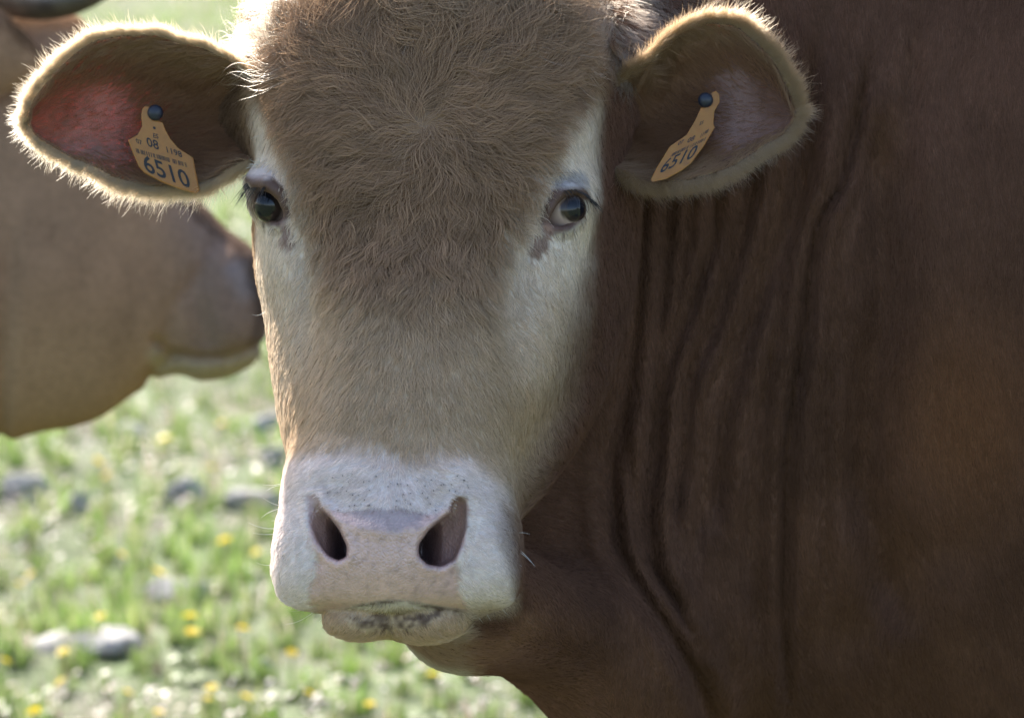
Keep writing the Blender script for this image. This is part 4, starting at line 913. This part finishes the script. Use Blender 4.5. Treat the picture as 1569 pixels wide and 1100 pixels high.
# ------------------------------------------------------------------ the cow in profile behind
W2 = -1.75
C2X = [-260, -160, -80, 0, 60, 110, 150, 215, 270, 310, 345, 370, 390, 404, 413]
C2T = [-90, -55, -10, 18, 22, 26, 72, 172, 264, 314, 350, 371, 389, 412, 446]
C2B = [850, 780, 725, 684, 662, 654, 641, 598, 574, 584, 579, 569, 557, 534, 502]
C2H = [.17, .155, .14, .125, .12, .115, .11, .095, .088, .09, .092, .088, .078, .056, .022]
def cow_field(q):
    px, py = to_px(q); w = q[..., 2]
    T, B, H = spl(px, C2X, C2T), spl(px, C2X, C2B), spl(px, C2X, C2H); k = S * (D - W2) / D; a = (B - T) / 2
    f = (((np.abs(py - (T + B) / 2) / a) ** 2.3 + (np.abs(w - W2) / H) ** 2.3) ** (1 / 2.3) - 1) * np.minimum(a * k, H)
    f = smax(smax(f, (px - 412) * k, .02), (-250 - px) * k, .05)
    d = chain_d(px, py, [(400, 528, 0), (350, 547, 0), (300, 548, 0), (262, 540, 0), (238, 522, 0)]); f = f + .009 * np.exp(-(d / 7.) ** 2)
    d = chain_d(px, py, [(262, 548, 0), (240, 562, 0), (228, 580, 0)]); f = f + .006 * np.exp(-(d / 10.) ** 2)
    f = f + .014 * np.exp(-(np.hypot(px - 393, (py - 425) * .7) / 11.) ** 2) * (w > W2 + .02)
    f = f - .006 * np.exp(-(chain_d(px, py, [(360, 395, 0), (330, 450, 0), (345, 510, 0)]) / 26.) ** 2) + .004 * np.exp(-(chain_d(px, py, [(300, 420, 0), (265, 470, 0), (255, 520, 0)]) / 12.) ** 2) + .008 * np.exp(-(chain_d(px, py, [(330, 380, 0), (300, 450, 0), (315, 520, 0)]) / 18.) ** 2)
    f = f - .012 * np.exp(-(np.hypot(px - 60, py - 420) / 120.) ** 2) - .012 * np.exp(-(np.hypot(px - 175, py - 190) / 34.) ** 2)
    f = f + .008 * np.exp(-((px - 12 + (py - 400) * .05) / 14.) ** 2) * sstep(300, 420, py)
    X = to_world(q); x, y, z = X[..., 0], X[..., 1], X[..., 2]
    xs = [-3.05, -2.85, -2.5, -2.1, -1.7, -1.4, -1.15, -.9, -.75]
    a = spl(x, xs, [.18, .30, .36, .39, .40, .40, .37, .31, .26]); b = spl(x, xs, [.13, .24, .31, .34, .33, .29, .22, .17, .15])
    zc = spl(x, xs, [1.08, 1.05, 1.0, .98, .97, .96, .95, .93, .92]); yc = 5.72
    g = (((np.abs(z - zc) / a) ** 2.3 + (np.abs(y - yc) / b) ** 2.3) ** (1 / 2.3) - 1) * np.minimum(a, b); g = smax(smax(g, x + .75, .08), -3.05 - x, .06)
    for sy in (-1, 1):
        Y = yc + sy * .15
        g = smin(g, capsule(X, (-1.45, Y, .72), (-1.46, Y, .4), .11, .065), .06); g = smin(g, capsule(X, (-1.46, Y, .4), (-1.45, Y, .11), .052, .042), .03)
        g = smin(g, ellip(X, (-1.44, Y, .09), (.06, .052, .05)), .03)
        g = smin(g, capsule(X, (-2.75, Y, .8), (-2.66, Y, .58), .15, .1), .06); g = smin(g, capsule(X, (-2.66, Y, .58), (-2.87, Y, .43), .085, .058), .05)
        g = smin(g, capsule(X, (-2.87, Y, .43), (-2.82, Y, .11), .05, .043), .03); g = smin(g, ellip(X, (-2.80, Y, .09), (.06, .052, .05)), .03)
    g = smin(g, capsule(X, (-3.02, yc, 1.2), (-3.1, yc, .55), .035, .018), .04)
    return smin(f, g, .07)
CV1, CQ1 = surface_nets(*eval_sparse(cow_field, (-.90, -.40, -1.93), (-.28, .55, -1.57), .0055), .0055)
CV2, CQ2 = surface_nets(*eval_sparse(cow_field, (-3.2, -1.05, -2.3), (-.70, .8, -1.30), .016), .016)
cin = lambda V, e: V[:, 0] > -.885 - e
CV1, CQ1 = clip(CV1, CQ1, cin(CV1, 0)); CV2, CQ2 = clip(CV2, CQ2, ~cin(CV2, -.02))
def cow_ear():
    t = np.linspace(0, 1, 24)[:, None]; s = np.linspace(-1, 1, 15)[None]
    hw = .062 * np.sin(np.pi * np.clip(t * .93 + .07, 0, 1)) ** .7
    a = P(45, 95, W2 + .09); ax = np.array([-.55, .10, .62]); ax /= np.linalg.norm(ax); up = np.array([.1, 1, .1]); nn = np.cross(ax, up); nn /= np.linalg.norm(nn)
    q = a + ax * (t * .19)[..., None] + up * (s * hw)[..., None] - nn * (.03 * (1 - s ** 2) * (1 - t * .7))[..., None]
    M = q.shape[0] * q.shape[1]; i = np.arange(M).reshape(q.shape[:2]); f = np.stack([i[:-1, :-1], i[1:, :-1], i[1:, 1:], i[:-1, 1:]], -1).reshape(-1, 4)
    rim = np.concatenate([i[:, 0], i[-1, 1:], i[-2::-1, -1]]); e = np.stack([rim[:-1], rim[1:], rim[1:] + M, rim[:-1] + M], 1)
    return np.concatenate([(q + nn * .002).reshape(-1, 3), (q - nn * .002).reshape(-1, 3)]), np.concatenate([f, f[:, ::-1] + M, e])
CE = cow_ear()
CV, CQ = joinm([(CV1, CQ1), (CV2, CQ2), CE]); CN = np.concatenate([vnormals(CV1, CQ1), vnormals(CV2, CQ2), vnormals(*CE)])
def cow_coat(q):
    px, py = to_px(q); n = noise3(q, .05, 5); n2 = noise3(q, .016, 6)
    c = np.tile(np.array([.32, .205, .128]), (len(q), 1)) * (1 + .14 * n + .05 * n2 + .14 * noise3(q * np.array([1, .35, 1]), .02, 15))[:, None]
    c = lerp(c, (.37, .25, .145), sstep(400, 600, py) * .6)
    c = lerp(c, (.23, .165, .13), sstep(230, 320, px + 30 * n) * .85)
    c = lerp(c, (.26, .22, .21), sstep(34, 8, np.hypot(px - 372, (py - 430) * .6) + 10 * n2) * .8)
    c = lerp(c, (.13, .09, .072), sstep(375, 400, px + 8 * n2))
    c = lerp(c, (.40, .33, .22), sstep(8, -8, poly_sd(px, py, [(400, 535), (340, 553), (290, 550), (250, 536), (238, 518), (225, 545), (250, 590), (330, 600), (400, 570)]) + 6 * n) * .85)
    return np.clip(c, 0, 1)
cow = empty('cow', (-1.9, 5.72, 0)); bpy.context.view_layer.update()
tag(cow, 'brown horned cow in profile standing behind, its muzzle beside the bull\'s face', 'cow')
cb = mesh_obj('body', to_world(CV), CQ, M_SKIN, cow); vcol(cb.data, 'coat', cow_coat(CV)); vflt(cb.data, 'thin', np.zeros(len(CV))); vflt(cb.data, 'wet', np.zeros(len(CV)))
px, py = to_px(CV); dens = ((np.arange(len(CV)) < len(CV1)) | (np.arange(len(CV)) >= len(CV1) + len(CV2))) * sstep(.75, .3, CN[:, 2]) * sstep(-.1, .3, CN[:, 1]) * sstep(-.8, -.4, CN[:, 2] + .4 * CN[:, 1])
p, n, vi = scatter(CV, CQ, CN, dens, 60000, rng)
d = np.stack([.3 + .2 * noise3(p, .1, 44), -np.ones(len(p)), 0 * p[:, 0]], 1); z0 = np.zeros(len(p))
pts, r = grow(p, n, d, z0 + .010, z0 + .3, z0 + .2, .008, z0 + .04, rng, rad=.00018)
tag(strands('fur', to_world(pts), r, M_FUR, cow, cow_coat(p)), kind='stuff')
def tube(path, rad, n=16):
    path = np.asarray(path, float); V, F = [], []
    for i, p in enumerate(path):
        t = path[min(i + 1, len(path) - 1)] - path[max(i - 1, 0)]; t /= np.linalg.norm(t); a = np.cross(t, [0, 1, .01]); a /= np.linalg.norm(a); b = np.cross(t, a)
        for k in range(n): th = 6.2832 * k / n; V.append(p + rad[i] * (math.cos(th) * a + math.sin(th) * b))
    for i in range(len(path) - 1):
        for k in range(n): F.append((i * n + k, i * n + (k + 1) % n, (i + 1) * n + (k + 1) % n, (i + 1) * n + k))
    F.append(tuple(range(n))); F.append(tuple(range((len(path) - 1) * n, len(path) * n))[::-1]); return np.array(V), F
tt = np.linspace(0, 1, 14)
for sgn in (1, -1):
    q = P(20 + 165 * tt if sgn > 0 else 10 + 90 * tt, -4 + 14 * np.sin(tt * 3) - 26 * tt ** 2, W2 + sgn * (.05 + .14 * np.sin(tt * 2.2)))
    V, F = tube(q, .022 * (1 - tt) ** .6 + .004); mesh_obj('horn', to_world(V), F, M_HORN, cow)
def cow_eye(sgn):
    V, F = uv_sphere(24, 16); o = mesh_obj('eye', to_world(V * .018 + P(178, 196, W2 + sgn * .098)), F, M_EYE, cow); vcol(o.data, 'coat', np.tile([.012, .009, .009], (len(V), 1)))
cow_eye(1); cow_eye(-1)
for (x, y) in ((-1.44, 5.57), (-1.44, 5.87), (-2.80, 5.57), (-2.80, 5.87)):
    V, F = uv_sphere(20, 12); V = V * np.array([.066, .058, .045]); V[:, 2] = np.clip(V[:, 2], -.0445, .028); V[:, 2] += .045
    mesh_obj('hoof', V + np.array([x, y, 0]), F, M_HOOF, cow)
